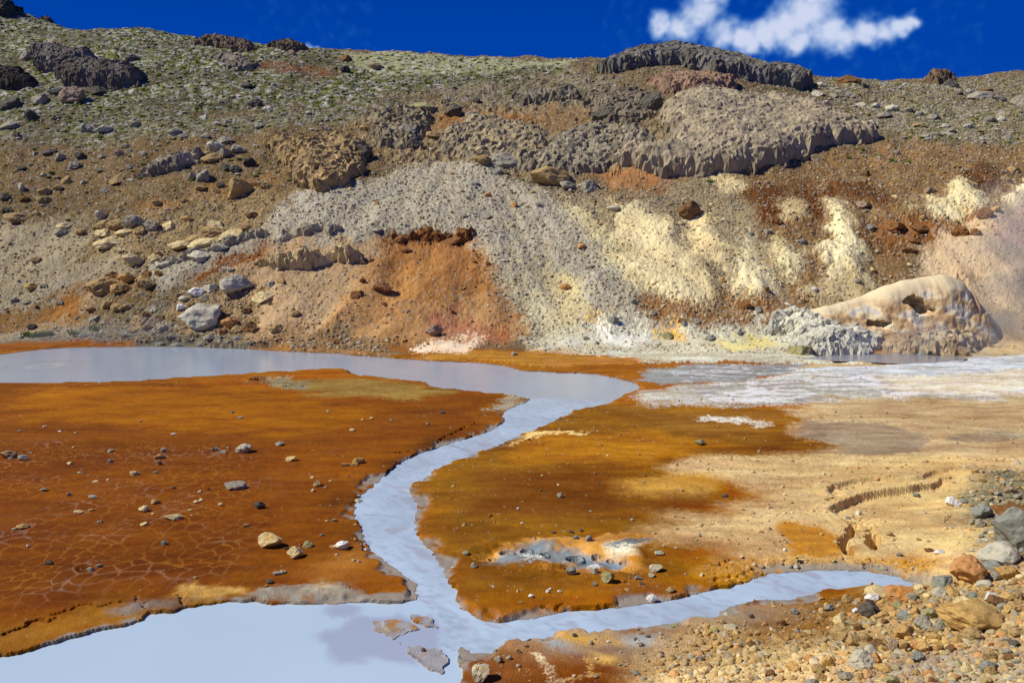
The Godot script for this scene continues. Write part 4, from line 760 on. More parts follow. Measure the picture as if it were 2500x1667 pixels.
	[12.39,-19.46,0.3,0.6,"pink",8],
	[12.19,-18.87,0.23,0.6,"grey",8],
	[11.3,-18.11,0.18,0.6,"pink",8],
	[11.56,-18.03,0.25,0.7,"brown",8],
	[13.3,-20.59,0.24,0.5,"tan",8],
	[11.62,-19.7,0.2,0.6,"tan",8],
	[7.85,-18.21,0.14,0.4,"blue",8],
	[9.56,-15.84,0.11,0.7,"blue",8],
	[7.61,-13.45,0.34,0.95,"white","white pitted boulder at the end of the stream"],
	[7.65,-12.93,0.67,0.75,"orange","orange and beige split block beside the white pitted boulder"],
	[8.6,-13.67,0.69,0.6,"pale","pale blue-grey block behind the orange and beige block"],
	[9.26,-14.23,0.82,1.1,"blue","big dark blue-grey slab standing on end at the stony slope"],
	[10.62,-16.53,0.94,0.5,"rust","rusty brown slab leaning behind the big blue-grey one"],
	[7.24,-12.9,0.33,0.7,"blue",9],
	[8.14,-12.78,0.4,0.6,"ochre",9],
	[8.29,-13.41,0.35,0.5,"blue",9],
	[6.25,-13.15,0.43,0.5,"cream","cream-beige boulder at the stream side of the gravel bank"],
	[6.06,-13,0.25,0.5,"white",9],
	[6.36,-12.68,0.47,0.6,"orange","orange-streaked angular block on the gravel bank"],
	[6.5,-12.52,0.22,0.8,"grey",9],
	[5.64,-12.19,0.39,0.6,"dark","dark grey rounded boulder among ochre stones"],
	[6.33,-10.61,0.82,0.52,"ochre","largest flat ochre and grey rock of the gravel bank"],
	[6.78,-11.08,0.49,0.4,"cream",9],
	[4.75,-11.15,0.24,1.2,"tan","upright tan stone on the gravel bank"],
	[5.13,-12.04,0.23,0.7,"cream",9],
	[4.53,-9.88,0.34,0.7,"pale","pale green-grey boulder near the lilac gravel"],
	[4.72,-9.93,0.19,0.8,"orange",9],
	[7.05,-12.33,0.2,0.7,"ochre",9],
	[6.89,-12.41,0.24,0.8,"pale",9],
	[5.89,-10.99,0.25,0.8,"grey",9],
	[6.05,-10.14,0.29,0.7,"tan","tan rounded boulder under the largest flat rock"],
	[5.5,-10.78,0.35,0.6,"ochre",9],
	[5.01,-10.87,0.21,0.8,"tan",9],
	[6.21,-11.45,0.24,0.7,"olive",9],
	[5.9,-11.58,0.19,0.8,"blue",9],
	[5.7,-13.13,0.18,0.8,"tan",9],
	[5.27,-12.82,0.18,0.6,"blue",9],
	[5.17,-12.94,0.16,0.6,"brown",9],
	[4.71,-12.85,0.13,0.7,"blue",9],
	[4.35,-12.38,0.17,0.7,"brown",9],
	[7.44,-11.59,0.19,0.7,"ochre",9],
	[7.57,-11.53,0.19,0.8,"tan",9],
	[5.67,-9.9,0.13,0.7,"brown",9],
	[5.24,-10.2,0.13,1,"brown",9],
	[5.11,-10.26,0.17,1,"pink",9],
	[5,-10.49,0.19,0.7,"brown",9],
	[4.02,-10,0.19,0.7,"tan",9],
	[4.22,-10.21,0.16,1,"ochre",9],
	[4.67,-9.6,0.23,0.5,"ochre",9],
	[5.55,-12.44,0.11,0.9,"white",9],
	[6.29,-9.61,0.13,0.8,"dark",9],
	[6.04,-9.35,0.14,0.8,"grey",9],
	[5.42,-9.12,0.17,0.5,"cream","yellow oval cobble on the lilac gravel"],
	[5.58,-8.88,0.14,0.9,"tan",9],
	[5.85,-14.08,0.22,0.6,"grey",9],
	[5.62,-14.49,0.13,0.5,"white",9],
	[5.08,-13.92,0.19,0.4,"white",9],
	[4.7,-13.8,0.12,0.6,"brown",9],
	[4.9,-14.09,0.09,0.6,"grey",9],
	[5.52,-14.07,0.09,0.5,"grey",9],
	[5.65,-13.98,0.16,0.4,"white",9],
	[7.23,-13.59,0.3,0.35,"olive",9],
	[7.21,-11.46,0.28,0.5,"brown",9],
	[5.99,-10.74,0.17,0.8,"grey",9],
	[6.15,-11.72,0.18,0.7,"ochre",9],
	[5.86,-11.82,0.16,0.7,"ochre",9],
	[5.76,-11.97,0.18,0.6,"ochre",9],
	[8.03,-12.77,0.22,0.8,"grey",9],
	[7.68,-12.57,0.24,0.6,"pale",9],
	[6.84,-11.7,0.26,0.6,"cream",9],
	[7.3,-11.74,0.21,0.6,"white",9],
	[7.14,-10.98,0.21,0.6,"ochre",9],
	[6.55,-9.97,0.22,0.6,"tan",9],
	[5.74,-10.42,0.22,0.6,"ochre",9],
	[6.07,-12.57,0.23,0.6,"ochre",9],
	[6.13,-12.21,0.18,0.7,"olive",9]]
const CAVES := [[25.56,3,0.61,0.52,1.4],[26.15,2.44,0.52,0.28,1.1],[23.25,1.57,0.66,0.28,0.9]]
const MOUND_Z := -52.5
const PLANK_A := [-4.49,-14.56,-4.3,-14.67]
const PLANK_B := [-4.66,-15.86,-4.48,-15.95]
const BONE := [-4.83,-22.25,-4.39,-22.3]
const LUMP := [-4.4,-22.58]
const TUFTS := [-34.15,-56.26,-33.48,-56,-32.88,-56.03,-32.5,-56.08,-30.53,-55.77,-29.12,-55.72,29.82,-72.39,31.56,-73.64,32.51,-72.64,16.59,-68.45,33.16,-71.48,34.73,-71.71,-47.65,-86.44,-46.62,-85.93,-42.12,-83.9,-25.08,-75.51,-43.68,-77.52,-67.33,-110.53,-34.83,-77.23]
const VEIL := [30.13,-49.89,33.48,-53.32,26.33,-47.13]
const POND_STEAM := [-27.39,-53.47]
const FAN_HEADS := [-4.26,-75.69,27.72,-77.69]
const BUBBLE := [-25.51,-43.51]
const BOARD := [30.34,-47]
const MOUND_RIDGE := [18.64,2.11,19.59,2.4,20.53,2.66,22.42,3.17,24.29,3.96,25.7,4.34,26.64,4.55,28.06,4.62,29.03,4.4,29.82,3.88,30.44,3.12,30.91,1.78,31.31,0.04]
const MOUND_TOE := [18.64,-51.4,20.64,-51,23.64,-50.3,27.64,-49.8,31.31,-50]

const PLAIN := Rect2(-40.0, -60.0, 80.0, 53.0)
const PLAIN_CELL := 0.045
const SLOPE := Rect2(-120.0, -165.0, 240.0, 125.0)
const SLOPE_CELL := 0.16
const WATER_Y := -0.06

var plain_a: Image
var plain_b: Image
var slope_a: Image
var slope_b: Image
var wet: Image
var wet_wide: Image
var wet_far: Image
var body: Image
var cut: Image
var plain_r: Image
var slope_r: Image
var grid := PackedFloat32Array()
var dice := PackedFloat32Array()
var rng := RandomNumberGenerator.new()
var n_warp := FastNoiseLite.new()
var n_edge := FastNoiseLite.new()
var n_tone := FastNoiseLite.new()
var n_fine := FastNoiseLite.new()
var n_ridge := FastNoiseLite.new()
var n_block := FastNoiseLite.new()
var n_crack := FastNoiseLite.new()
var taken := {}
var h_out := 0.0
var c_out := Color.BLACK
var grain_out := 0.0
var d_out := 0.0
var relief_tex: NoiseTexture2D
var rock_kinds := {}
var t0 := 0


func _ready() -> void:
	t0 = Time.get_ticks_msec()
	rng.seed = 71
	var cam := Camera3D.new()
	cam.name = "camera"
	cam.position = Vector3(0, 6, 0)
	cam.rotation_degrees = Vector3(-6.2, 0, 0)
	cam.fov = 46.0
	cam.near = 0.2
	cam.far = 2000.0
	add_child(cam)
	var env := Environment.new()
	env.background_mode = Environment.BG_SKY
	env.sky = Sky.new()
	env.sky.sky_material = sky_material()
	env.tonemap_mode = Environment.TONE_MAPPER_LINEAR
	env.tonemap_exposure = 1.0
	env.volumetric_fog_enabled = true
	env.volumetric_fog_density = 0.0
	env.sdfgi_enabled = true
	env.ssao_enabled = true
	env.ssil_enabled = true
	var we := WorldEnvironment.new()
	we.name = "world_environment"
	we.environment = env
	add_child(we)
	var sun := DirectionalLight3D.new()
	sun.name = "sun"
	sun.light_color = Color(1.0, 0.965, 0.9)
	sun.light_energy = 1.6
	sun.light_angular_distance = 0.53
	sun.shadow_enabled = true
	add_child(sun)
	sun.look_at_from_position(Vector3(-68, 72, 9), Vector3.ZERO)

	for v in HILL_GRID:
		grid.append(v)
	dice.resize(65536)
	for i in 65536:
		dice[i] = rng.randf()
	noises()
	paint()
	terrain()
	waters()
	for o in OUTCROPS:
		outcrop(o)
	sinter_mound()
	rock_meshes()
	rocks()
	scattered()
	moss()
	for i in range(0, TUFTS.size(), 2):
		tuft(TUFTS[i], TUFTS[i + 1], i / 2)
	driftwood()
	steam()
	blue_panel()


# ------------------------------------------------------------------ sky
func sky_material() -> PanoramaSkyMaterial:
	var w := 4096
	var h := 2048
	var im := Image.create(w, h, false, Image.FORMAT_RGB8)
	for y in h:
		im.fill_rect(Rect2i(0, y, w, 1), air(90.0 - (y + 0.5) * 180.0 / h))
	var puff := FastNoiseLite.new()
	puff.seed = 5
	puff.frequency = 0.55
	puff.fractal_octaves = 5
	# fair-weather clouds: lobes as (degrees round, degrees up, radius), the same kind of cloud all round the horizon
	var one := CLOUD
	var two := [[0.0, 16.0, 2.0], [2.6, 17.2, 2.4], [5.0, 15.8, 2.0], [7.2, 15.6, 1.3], [-2.2, 15.5, 1.2]]
	var wisp := CLOUD_WISP
	var fields := [[one, 0.0, 0.0], [wisp, 0.0, 0.0], [two, 58.0, -1.0], [one, 84.0, 6.0], [two, 128.0, 10.0], [one, 160.0, -2.0], [two, 205.0, 3.0], [one, 232.0, 12.0], [two, 290.0, 0.0]]
	for f in fields:
		var lo := Vector2(999, 999)
		var hi := Vector2(-999, -999)
		for l in f[0]:
			lo = lo.min(Vector2(l[0] - 4.0, l[1] - 4.0))
			hi = hi.max(Vector2(l[0] + 4.0, l[1] + 4.0))
		var px := w / 360.0
		for y in range(int((90.0 - hi.y - f[2]) * px), int((90.0 - lo.y - f[2]) * px)):
			var up: float = 90.0 - (y + 0.5) / px - f[2]
			for x in range(int(lo.x * px), int(hi.x * px)):
				var a: float = (x + 0.5) / px
				var wa := a + 0.45 * puff.get_noise_2d(a * 1.3 + 40.0 + f[1], up * 1.3)
				var wu := up + 0.45 * puff.get_noise_2d(a * 1.3 + f[1], up * 1.3 + 70.0)
				var d := 0.0
				for l in f[0]:
					var q: float = 1.0 - Vector2(wa - l[0], (wu - l[1]) * (1.0 if wu > l[1] else 1.25)).length() / l[2]
					d = maxf(d, q) + 0.25 * minf(maxf(q, 0.0), d)
				d += 0.2 * puff.get_noise_2d(a * 1.5 + f[1], up * 1.7)
				var alpha := smoothstep(-0.05, 0.95, d)
				if alpha <= 0.0:
					continue
				var u := posmod(int(floor((a + f[1]) * px)), w)
				var c := Color(0.83, 0.86, 0.95)
				im.set_pixel(u, y, im.get_pixel(u, y).lerp(c, alpha * 0.97))
	var m := PanoramaSkyMaterial.new()
	m.panorama = ImageTexture.create_from_image(im)
	return m


func air(up: float) -> Color:
	var c := Color8(24, 92, 186).lerp(Color8(0, 66, 168), smoothstep(0.0, 13.0, up))
	c = c.lerp(Color8(0, 52, 146), smoothstep(13.0, 24.0, up))
	return c.lerp(Color8(2, 40, 120), smoothstep(24.0, 90.0, up))


# ------------------------------------------------------------------ ground: relief and soils
func noises() -> void:
	var all := [[n_warp, 0.35, 3, 11], [n_edge, 2.4, 2, 12], [n_tone, 0.11, 4, 13], [n_fine, 4.5, 2, 14], [n_ridge, 0.42, 4, 15], [n_block, 0.5, 2, 16], [n_crack, 1.35, 1, 17]]
	for a in all:
		var n: FastNoiseLite = a[0]
		n.noise_type = FastNoiseLite.TYPE_SIMPLEX_SMOOTH
		n.frequency = a[1]
		n.fractal_octaves = a[2]
		n.seed = a[3]
	n_ridge.fractal_type = FastNoiseLite.FRACTAL_RIDGED
	n_block.noise_type = FastNoiseLite.TYPE_CELLULAR
	n_block.cellular_return_type = FastNoiseLite.RETURN_CELL_VALUE
	n_block.domain_warp_enabled = true
	n_block.domain_warp_amplitude = 1.2
	n_block.domain_warp_frequency = 0.6
	n_crack.noise_type = FastNoiseLite.TYPE_CELLULAR
	n_crack.cellular_return_type = FastNoiseLite.RETURN_DISTANCE2_SUB
	n_crack.cellular_jitter = 0.9
	relief_tex = NoiseTexture2D.new()
	relief_tex.width = 512
	relief_tex.height = 512
	relief_tex.seamless = true
	var n := FastNoiseLite.new()
	n.seed = 3
	n.frequency = 0.045
	n.fractal_octaves = 5
	relief_tex.noise = n


func outline(flat: Array) -> PackedVector2Array:
	var p := PackedVector2Array()
	for i in range(0, flat.size(), 2):
		p.append(Vector2(flat[i], flat[i + 1]))
	return p


func fill(im: Image, area: Rect2, cell: float, poly: PackedVector2Array, c: Color) -> void:
	var w := im.get_width()
	var h := im.get_height()
	var lo := INF
	var hi := -INF
	for p in poly:
		lo = minf(lo, p.y)
		hi = maxf(hi, p.y)
	var n := poly.size()
	for y in range(maxi(0, int((lo - area.position.y) / cell)), mini(h, int((hi - area.position.y) / cell) + 1)):
		var z := area.position.y + (y + 0.5) * cell
		var cuts := []
		for i in n:
			var a := poly[i]
			var b := poly[(i + 1) % n]
			if (a.y <= z) != (b.y <= z):
				cuts.append(a.x + (z - a.y) / (b.y - a.y) * (b.x - a.x))
		cuts.sort()
		for i in range(0, cuts.size() - 1, 2):
			var x0 := clampi(roundi((cuts[i] - area.position.x) / cell), 0, w)
			var x1 := clampi(roundi((cuts[i + 1] - area.position.x) / cell), 0, w)
			if x1 > x0:
				im.fill_rect(Rect2i(x0, y, x1 - x0, 1), c)


func soften(im: Image, by: float) -> void:
	var w := im.get_width()
	var h := im.get_height()
	im.resize(maxi(4, int(w / by)), maxi(4, int(h / by)), Image.INTERPOLATE_BILINEAR)
	im.resize(w, h, Image.INTERPOLATE_CUBIC)


func paint() -> void:
	var pw := int(PLAIN.size.x / PLAIN_CELL)
	var ph := int(PLAIN.size.y / PLAIN_CELL)
	var sw := int(SLOPE.size.x / SLOPE_CELL)
	var sh := int(SLOPE.size.y / SLOPE_CELL)
	plain_a = Image.create(pw, ph, false, Image.FORMAT_RGBAF)
	plain_b = Image.create(pw, ph, false, Image.FORMAT_RGBAF)
	slope_a = Image.create(sw, sh, false, Image.FORMAT_RGBAF)
	slope_b = Image.create(sw, sh, false, Image.FORMAT_RGBAF)
	slope_a.fill(Color(0.14, 0.1, 0.055, 0.0))
	slope_b.fill(Color(0.2, 0.6, 0.2, 0.0))
	for stage in 3:
		for s in SOILS:
			if s[0] != stage:
				continue
			var poly := outline(s[9])
			var a := Color(s[1], s[2], s[3], s[4])
			var b := Color(s[5], s[6], s[7], s[8])
			fill(plain_a, PLAIN, PLAIN_CELL, poly, a)
			fill(plain_b, PLAIN, PLAIN_CELL, poly, b)
			fill(slope_a, SLOPE, SLOPE_CELL, poly, a)
			fill(slope_b, SLOPE, SLOPE_CELL, poly, b)
		if stage < 2:
			soften(plain_a, [20.0, 6.0][stage])
			soften(plain_b, [20.0, 6.0][stage])
			soften(slope_a, [10.0, 6.0][stage])
			soften(slope_b, [10.0, 6.0][stage])
	plain_r = plain_a.duplicate()
	soften(plain_r, 9.0)
	slope_r = slope_a.duplicate()
	soften(slope_r, 11.0)
	wet = Image.create(pw, ph, false, Image.FORMAT_RGBAF)
	body = Image.create(pw, ph, false, Image.FORMAT_RGBAF)
	cut = Image.create(pw, ph, false, Image.FORMAT_RGBAF)
	for w in WATERS:
		var poly := outline(w[1])
		for p in Geometry2D.offset_polygon(poly, 0.3):
			fill(body, PLAIN, PLAIN_CELL, p, Color(w[0] * 0.1, 0, 0))
	for w in WATERS:
		var poly := outline(w[1])
		fill(wet, PLAIN, PLAIN_CELL, poly, Color(1, 0, 1.0 if w[0] == 1 else 0.0))
		fill(body, PLAIN, PLAIN_CELL, poly, Color(w[0] * 0.1, 0, 0))
	for s in SHELVES:
		fill(wet, PLAIN, PLAIN_CELL, outline(s), Color(1, 1, 0.3))
	for s in ISLANDS:
		fill(wet, PLAIN, PLAIN_CELL, outline(s), Color(0, 1, 0))
	wet_wide = wet.duplicate()
	soften(wet, 2.0)
	soften(wet_wide, 11.0)
	wet_far = wet.duplicate()
	soften(wet_far, 40.0)
	for c in CRACKS:
		var line := outline(c[2])
		for i in line.size() - 1:
			var n := int(line[i].distance_to(line[i + 1]) / 0.03) + 1
			for k in n:
				var p := line[i].lerp(line[i + 1], float(k) / n)
				p += Vector2(n_edge.get_noise_2d(p.x * 1.5, p.y * 1.5), n_edge.get_noise_2d(p.y * 1.5, p.x * 1.5 + 9.0)) * 0.12
				var half: float = c[0] * (0.7 + 0.6 * absf(n_edge.get_noise_2d(p.x * 3.0, p.y * 3.0 + 31.0))) * 0.5
				var at := Vector2i((p - PLAIN.position - Vector2(half, half)) / PLAIN_CELL)
				var size := maxi(1, roundi(2.0 * half / PLAIN_CELL))
				cut.fill_rect(Rect2i(at, Vector2i(size, size)), Color(c[1], 0, 0))


func look(im: Image, area: Rect2, cell: float, x: float, z: float) -> Color:
	var fx := clampf((x - area.position.x) / cell - 0.5, 0.0, im.get_width() - 1.01)
	var fz := clampf((z - area.position.y) / cell - 0.5, 0.0, im.get_height() - 1.01)
	var i := int(fx)
	var j := int(fz)
	fx -= i
	return im.get_pixel(i, j).lerp(im.get_pixel(i + 1, j), fx).lerp(im.get_pixel(i, j + 1).lerp(im.get_pixel(i + 1, j + 1), fx), fz - j)


func hill_table(x: float, z: float) -> float:
	var fx := clampf((x - GRID_X) / GRID_STEP, 1.0, GRID_W - 2.001)
	var fz := clampf((z - GRID_Z) / GRID_STEP, 1.0, GRID_D - 2.001)
	var i := int(fx)
	var j := int(fz)
	fx -= i
	fz -= j
	var k := (j - 1) * GRID_W + i - 1
	var a := cubic_interpolate(grid[k + 1], grid[k + 2], grid[k], grid[k + 3], fx)
	k += GRID_W
	var b := cubic_interpolate(grid[k + 1], grid[k + 2], grid[k], grid[k + 3], fx)
	k += GRID_W
	var c := cubic_interpolate(grid[k + 1], grid[k + 2], grid[k], grid[k + 3], fx)
	k += GRID_W
	var d := cubic_interpolate(grid[k + 1], grid[k + 2], grid[k], grid[k + 3], fx)
	return cubic_interpolate(b, c, a, d, fz)


func lay(x: float, z: float) -> float:
	var v := hill_table(x, z)
	var h := 0.5 * (v + sqrt(v * v + 0.6)) - 0.02
	var near := smoothstep(-9.0, -1.5, z)
	var along := (BANK_B - BANK_A).normalized()
	var s := maxf((x - BANK_A.x) * -along.y + (z - BANK_A.y) * along.x, 0.0)
	return h + 4.2 * near + minf(0.55 * (sqrt(s * s * 0.36 + 0.25) - 0.5), 2.0) * (1.0 - near)


func ground(x: float, z: float, r := 0.5) -> void:
	var base := lay(x, z)
	var up := smoothstep(0.05, 1.2, base) if z < -40.0 else 0.0
	var w1 := n_warp.get_noise_2d(x, z)
	var w2 := n_warp.get_noise_2d(z + 300.0, x)
	var e1 := n_edge.get_noise_2d(x, z)
	var e2 := n_edge.get_noise_2d(z + 90.0, x)
	var fine := n_fine.get_noise_2d(x, z)
	var tooth := lerpf(0.04, 0.16, clampf((-z - 12.0) / 20.0, 0.0, 1.0))
	var sand := lerpf(0.08, 0.5, clampf((-z - 12.0) / 22.0, 0.0, 1.0))
	var reach := lerpf(lerpf(0.25, 0.8, clampf((-z - 12.0) / 22.0, 0.0, 1.0)), 1.0, up)
	var a: Color
	var b: Color
	var relief := 0.0
	if z > -47.0:
		var fx := x + w1 * reach * 1.7 + e1 * tooth + (r - 0.5) * sand
		var fz := z + w2 * reach + e2 * tooth + (fine + 0.5 - r) * sand
		a = look(plain_a, PLAIN, PLAIN_CELL, fx, fz)
		b = look(plain_b, PLAIN, PLAIN_CELL, fx, fz)
		relief = look(plain_r, PLAIN, PLAIN_CELL, x + e1 * 0.1, z + e2 * 0.1).a
		if z > -9.8:  # the gravelly rise that the viewer stands on
			var rise := smoothstep(-9.8, -8.6, z + 0.5 * w1)
			a = a.lerp(Color(0.42, 0.33, 0.19, 0.05), rise)
			b = b.lerp(Color(0.15, 1.0, 0.0, 0.0), rise)
			relief = lerpf(relief, 0.05, rise)
	else:
		var fx := x + w1 * reach + e1 * 0.3 + (r - 0.5) * 0.9
		var fz := z + w2 * reach * 1.3 + e2 * 0.3 + (fine + 0.5 - r) * 0.9
		a = look(slope_a, SLOPE, SLOPE_CELL, fx, fz)
		b = look(slope_b, SLOPE, SLOPE_CELL, fx, fz)
		relief = look(slope_r, SLOPE, SLOPE_CELL, x + w1 * 0.8, z + w2 * 0.8).a
	var rock := b.r
	var grain := b.g
	var moss_here := b.b
	var tone := n_tone.get_noise_2d(x, z)
	var h := base + relief + tone * lerpf(0.05, 0.5, up) + w1 * lerpf(0.012, 0.1, up)
	var d := 0.0
	if rock > 0.02:
		d += rock * ((n_ridge.get_noise_2d(x, z * 1.2) - 0.1) * 0.6 + n_block.get_noise_2d(x * 1.6, z * 1.6) * 0.2) * lerpf(0.22, 1.0, up)
	if up > 0.0:
		h += up * (1.0 - rock) * 0.12 * n_warp.get_noise_2d(x * 0.8, z * 0.1)  # rills run down the slope
		d += up * (e1 * (0.03 + 0.03 * grain) + fine * 0.015)
	else:
		h += d
		d = 0.0
		h += (r - 0.5) * 0.012 * grain * grain + fine * 0.007 + e1 * 0.012 * grain
	# soil colour: tone, grains, moss and lichen, mineral lines along drying cracks
	var c := Color(a.r, a.g, a.b)
	var dapple := 1.0 + 0.22 * tone + 0.12 * e1 + 0.07 * fine
	c = Color(c.r * dapple, c.g * dapple * (1.0 - 0.05 * w2), c.b * dapple * (1.0 - 0.12 * w2 + 0.06 * w1))
	if up == 0.0:
		var streak := n_edge.get_noise_2d(x * 0.22 + 7.0, z * 0.9)
		var wisp := n_warp.get_noise_2d(x * 0.55 + 3.0 * e1 * 0.1 + 80.0, z * 1.5) + 0.5 * n_edge.get_noise_2d(x * 0.35, z * 0.8 + 30.0)
		c = Color(c.r * (1.0 + 0.16 * streak + 0.32 * wisp), c.g * (1.0 + 0.16 * streak + 0.46 * wisp), c.b * (1.0 + 0.16 * streak + 0.5 * wisp))
	else:
		# debris runs: streaks that spread downhill from the heads of the scree
		var head := Vector2(x - FAN_HEADS[0], z - FAN_HEADS[1]) if x < FAN_HEADS[2] - 7.0 else Vector2(x - FAN_HEADS[2], z - FAN_HEADS[3])
		var run := n_edge.get_noise_2d(atan2(head.x, maxf(head.y, 1.0) + 6.0) * 6.0, head.length() * 0.012)
		run += 0.4 * n_warp.get_noise_2d(x * 1.3, z * 0.07 + 40.0)
		var much := 0.2 if z > -76.0 else 0.06
		c = Color(c.r * (1.0 + much * run), c.g * (1.0 + much * run), c.b * (1.0 + much * 0.8 * run))
		d += 0.05 * run * (1.0 - rock)
	c = c * (1.0 + grain * ((r - 0.5) * lerpf(0.55, 0.5, up) + 0.3 * up * fine))
	var odd := grain * lerpf(grain, 1.0, up)
	if r > 1.0 - 0.10 * odd:
		c = c.lerp(Color(0.42, 0.39, 0.33), 0.55)
	elif r < 0.07 * odd:
		c = c.lerp(Color(0.07, 0.06, 0.05), 0.5)
	if moss_here > 0.03:
		var m1 := n_edge.get_noise_2d(x * 0.24, z * 0.4) + 0.4 * e1
		var m2 := n_edge.get_noise_2d(x * 0.3 + 60.0, z * 0.52) + 0.3 * e2 + 0.25 * fine
		var patch := clampf(0.75 + 1.1 * n_warp.get_noise_2d(x * 0.2 + 17.0, z * 0.25), 0.0, 1.0) * moss_here
		c = c.lerp(Color(0.55, 0.56, 0.49), patch * smoothstep(0.0, 0.24, m2) * 0.8)
		c = c.lerp(Color(0.1, 0.135, 0.015).lerp(Color(0.16, 0.19, 0.03), clampf(0.5 + fine, 0.0, 1.0)), patch * smoothstep(0.04, 0.26, m1) * 0.95)
	if b.a > 0.03 and x > 8.0:
		var salt := n_edge.get_noise_2d(x * 0.13 + w2 * 0.3, z * 0.5 + w1 * 0.2) + 0.45 * n_edge.get_noise_2d(x * 0.5, z * 1.4) + 0.2 * fine
		c = c.lerp(Color(0.75, 0.76, 0.78), b.a * smoothstep(0.0, 0.3, salt))
		c = c.lerp(Color(0.3, 0.29, 0.27), b.a * smoothstep(0.12, 0.45, -salt) * 0.8)
	elif b.a > 0.03 and z > -36.0:
		var line := n_crack.get_noise_2d(x * 1.9 + w1 * 0.8 + e1 * 0.05, z * 1.9 + w2 * 0.8 + e2 * 0.05) + 1.0
		var t := (1.0 - smoothstep(0.02, 0.15, line)) * b.a * clampf(0.65 + 1.2 * w2, 0.1, 1.0)
		c = c.lerp(Color(0.37, 0.165, 0.02).lerp(Color(0.36, 0.27, 0.2), clampf(w1 * 2.0, 0.0, 1.0)), t * 0.5)
		h -= t * 0.008
	if z > -58.0 and z < -8.0:
		var m := look(wet, PLAIN, PLAIN_CELL, x + e1 * 0.05, z + e2 * 0.05)
		var ww := look(wet_wide, PLAIN, PLAIN_CELL, x + w1 * 0.3 + e1 * 0.12, z + w2 * 0.3 + e2 * 0.12)
		var wide := ww.r
		if wide > 0.01:
			var margin := smoothstep(0.05, 0.33, wide) * smoothstep(-0.4, 0.2, w2 + 0.6 * e1 + 0.04)
			var silt := Color(0.28, 0.285, 0.255) if z > -30.0 else Color(0.2, 0.16, 0.11)
			c = c.lerp(silt, margin * 0.8)
			d *= 1.0 - smoothstep(0.02, 0.3, wide)
			h = lerpf(h, minf(h, WATER_Y + 0.012 + 0.012 * e1), smoothstep(0.02, 0.4, wide - 0.75 * ww.b))
		if z < -44.0:
			var shore := smoothstep(0.02, 0.4, look(wet_far, PLAIN, PLAIN_CELL, x + w1 * 0.6, z + w2 * 0.6).r)
			h = lerpf(h, minf(h, WATER_Y + 0.03 + 0.02 * e1), shore)
			d *= 1.0 - shore
		if m.r > 0.001:
			h = lerpf(h, -0.4, smoothstep(0.25, 0.75, m.r))
		if m.g > 0.05 and m.r < 0.9:
			h = lerpf(h, minf(h, -0.02 + 0.03 * w1 + 0.015 * e1), m.g)
			c = c.lerp(Color(0.31, 0.31, 0.33), m.g * smoothstep(-0.25, 0.25, e2 * 0.7 - w1))
		var k := look(cut, PLAIN, PLAIN_CELL, x, z).r
		h -= k
		if z > -30.0 and x > 5.0:
			for s in SCARPS:
				h -= scarp(x + w1 * 0.3, z + w2 * 0.25, s)
		for p in PITS:
			var near: float = Vector2(x - p[0], (z - p[1])).length() / p[2]
			near += 0.25 * (e1 if z > -25.0 else w1)
			if near < 1.5:
				h += p[3] * (0.22 * exp(-(near - 1.15) * (near - 1.15) * 18.0) - (1.0 - smoothstep(0.45, 1.0, near)))
	h_out = h + 0.8 * d
	d_out = d
	c_out = c
	grain_out = grain


func scarp(x: float, z: float, s: Array) -> float:
	# how far the ground has dropped on the near side of a slump line
	var l: Array = s[2]
	var n := l.size()
	if x < l[0] or x > l[n - 2]:
		return 0.0
	for i in range(0, n - 2, 2):
		if x <= l[i + 2]:
			var t: float = (x - l[i]) / maxf(0.01, l[i + 2] - l[i])
			var line: float = lerpf(l[i + 1], l[i + 3], t)
			var d := z - line
			if d < 0.0:
				return 0.0
			var ends := smoothstep(0.0, 0.35, x - l[0]) * smoothstep(0.0, 1.5, l[n - 2] - x)
			return s[0] * ends * smoothstep(0.0, 0.13, d) * (1.0 - smoothstep(0.3, 1.0, d / s[1]))
	return 0.0


func height(x: float, z: float) -> float:
	ground(x, z)
	return h_out


func earth_material() -> StandardMaterial3D:
	var m := StandardMaterial3D.new()
	m.vertex_color_use_as_albedo = true
	m.roughness = 0.92
	m.metallic_specular = 0.25
	m.heightmap_enabled = true
	m.heightmap_texture = relief_tex
	m.heightmap_scale = 1.2
	m.uv1_triplanar = true
	m.uv1_world_triplanar = true
	m.uv1_scale = Vector3(1.1, 1.1, 1.1)
	return m


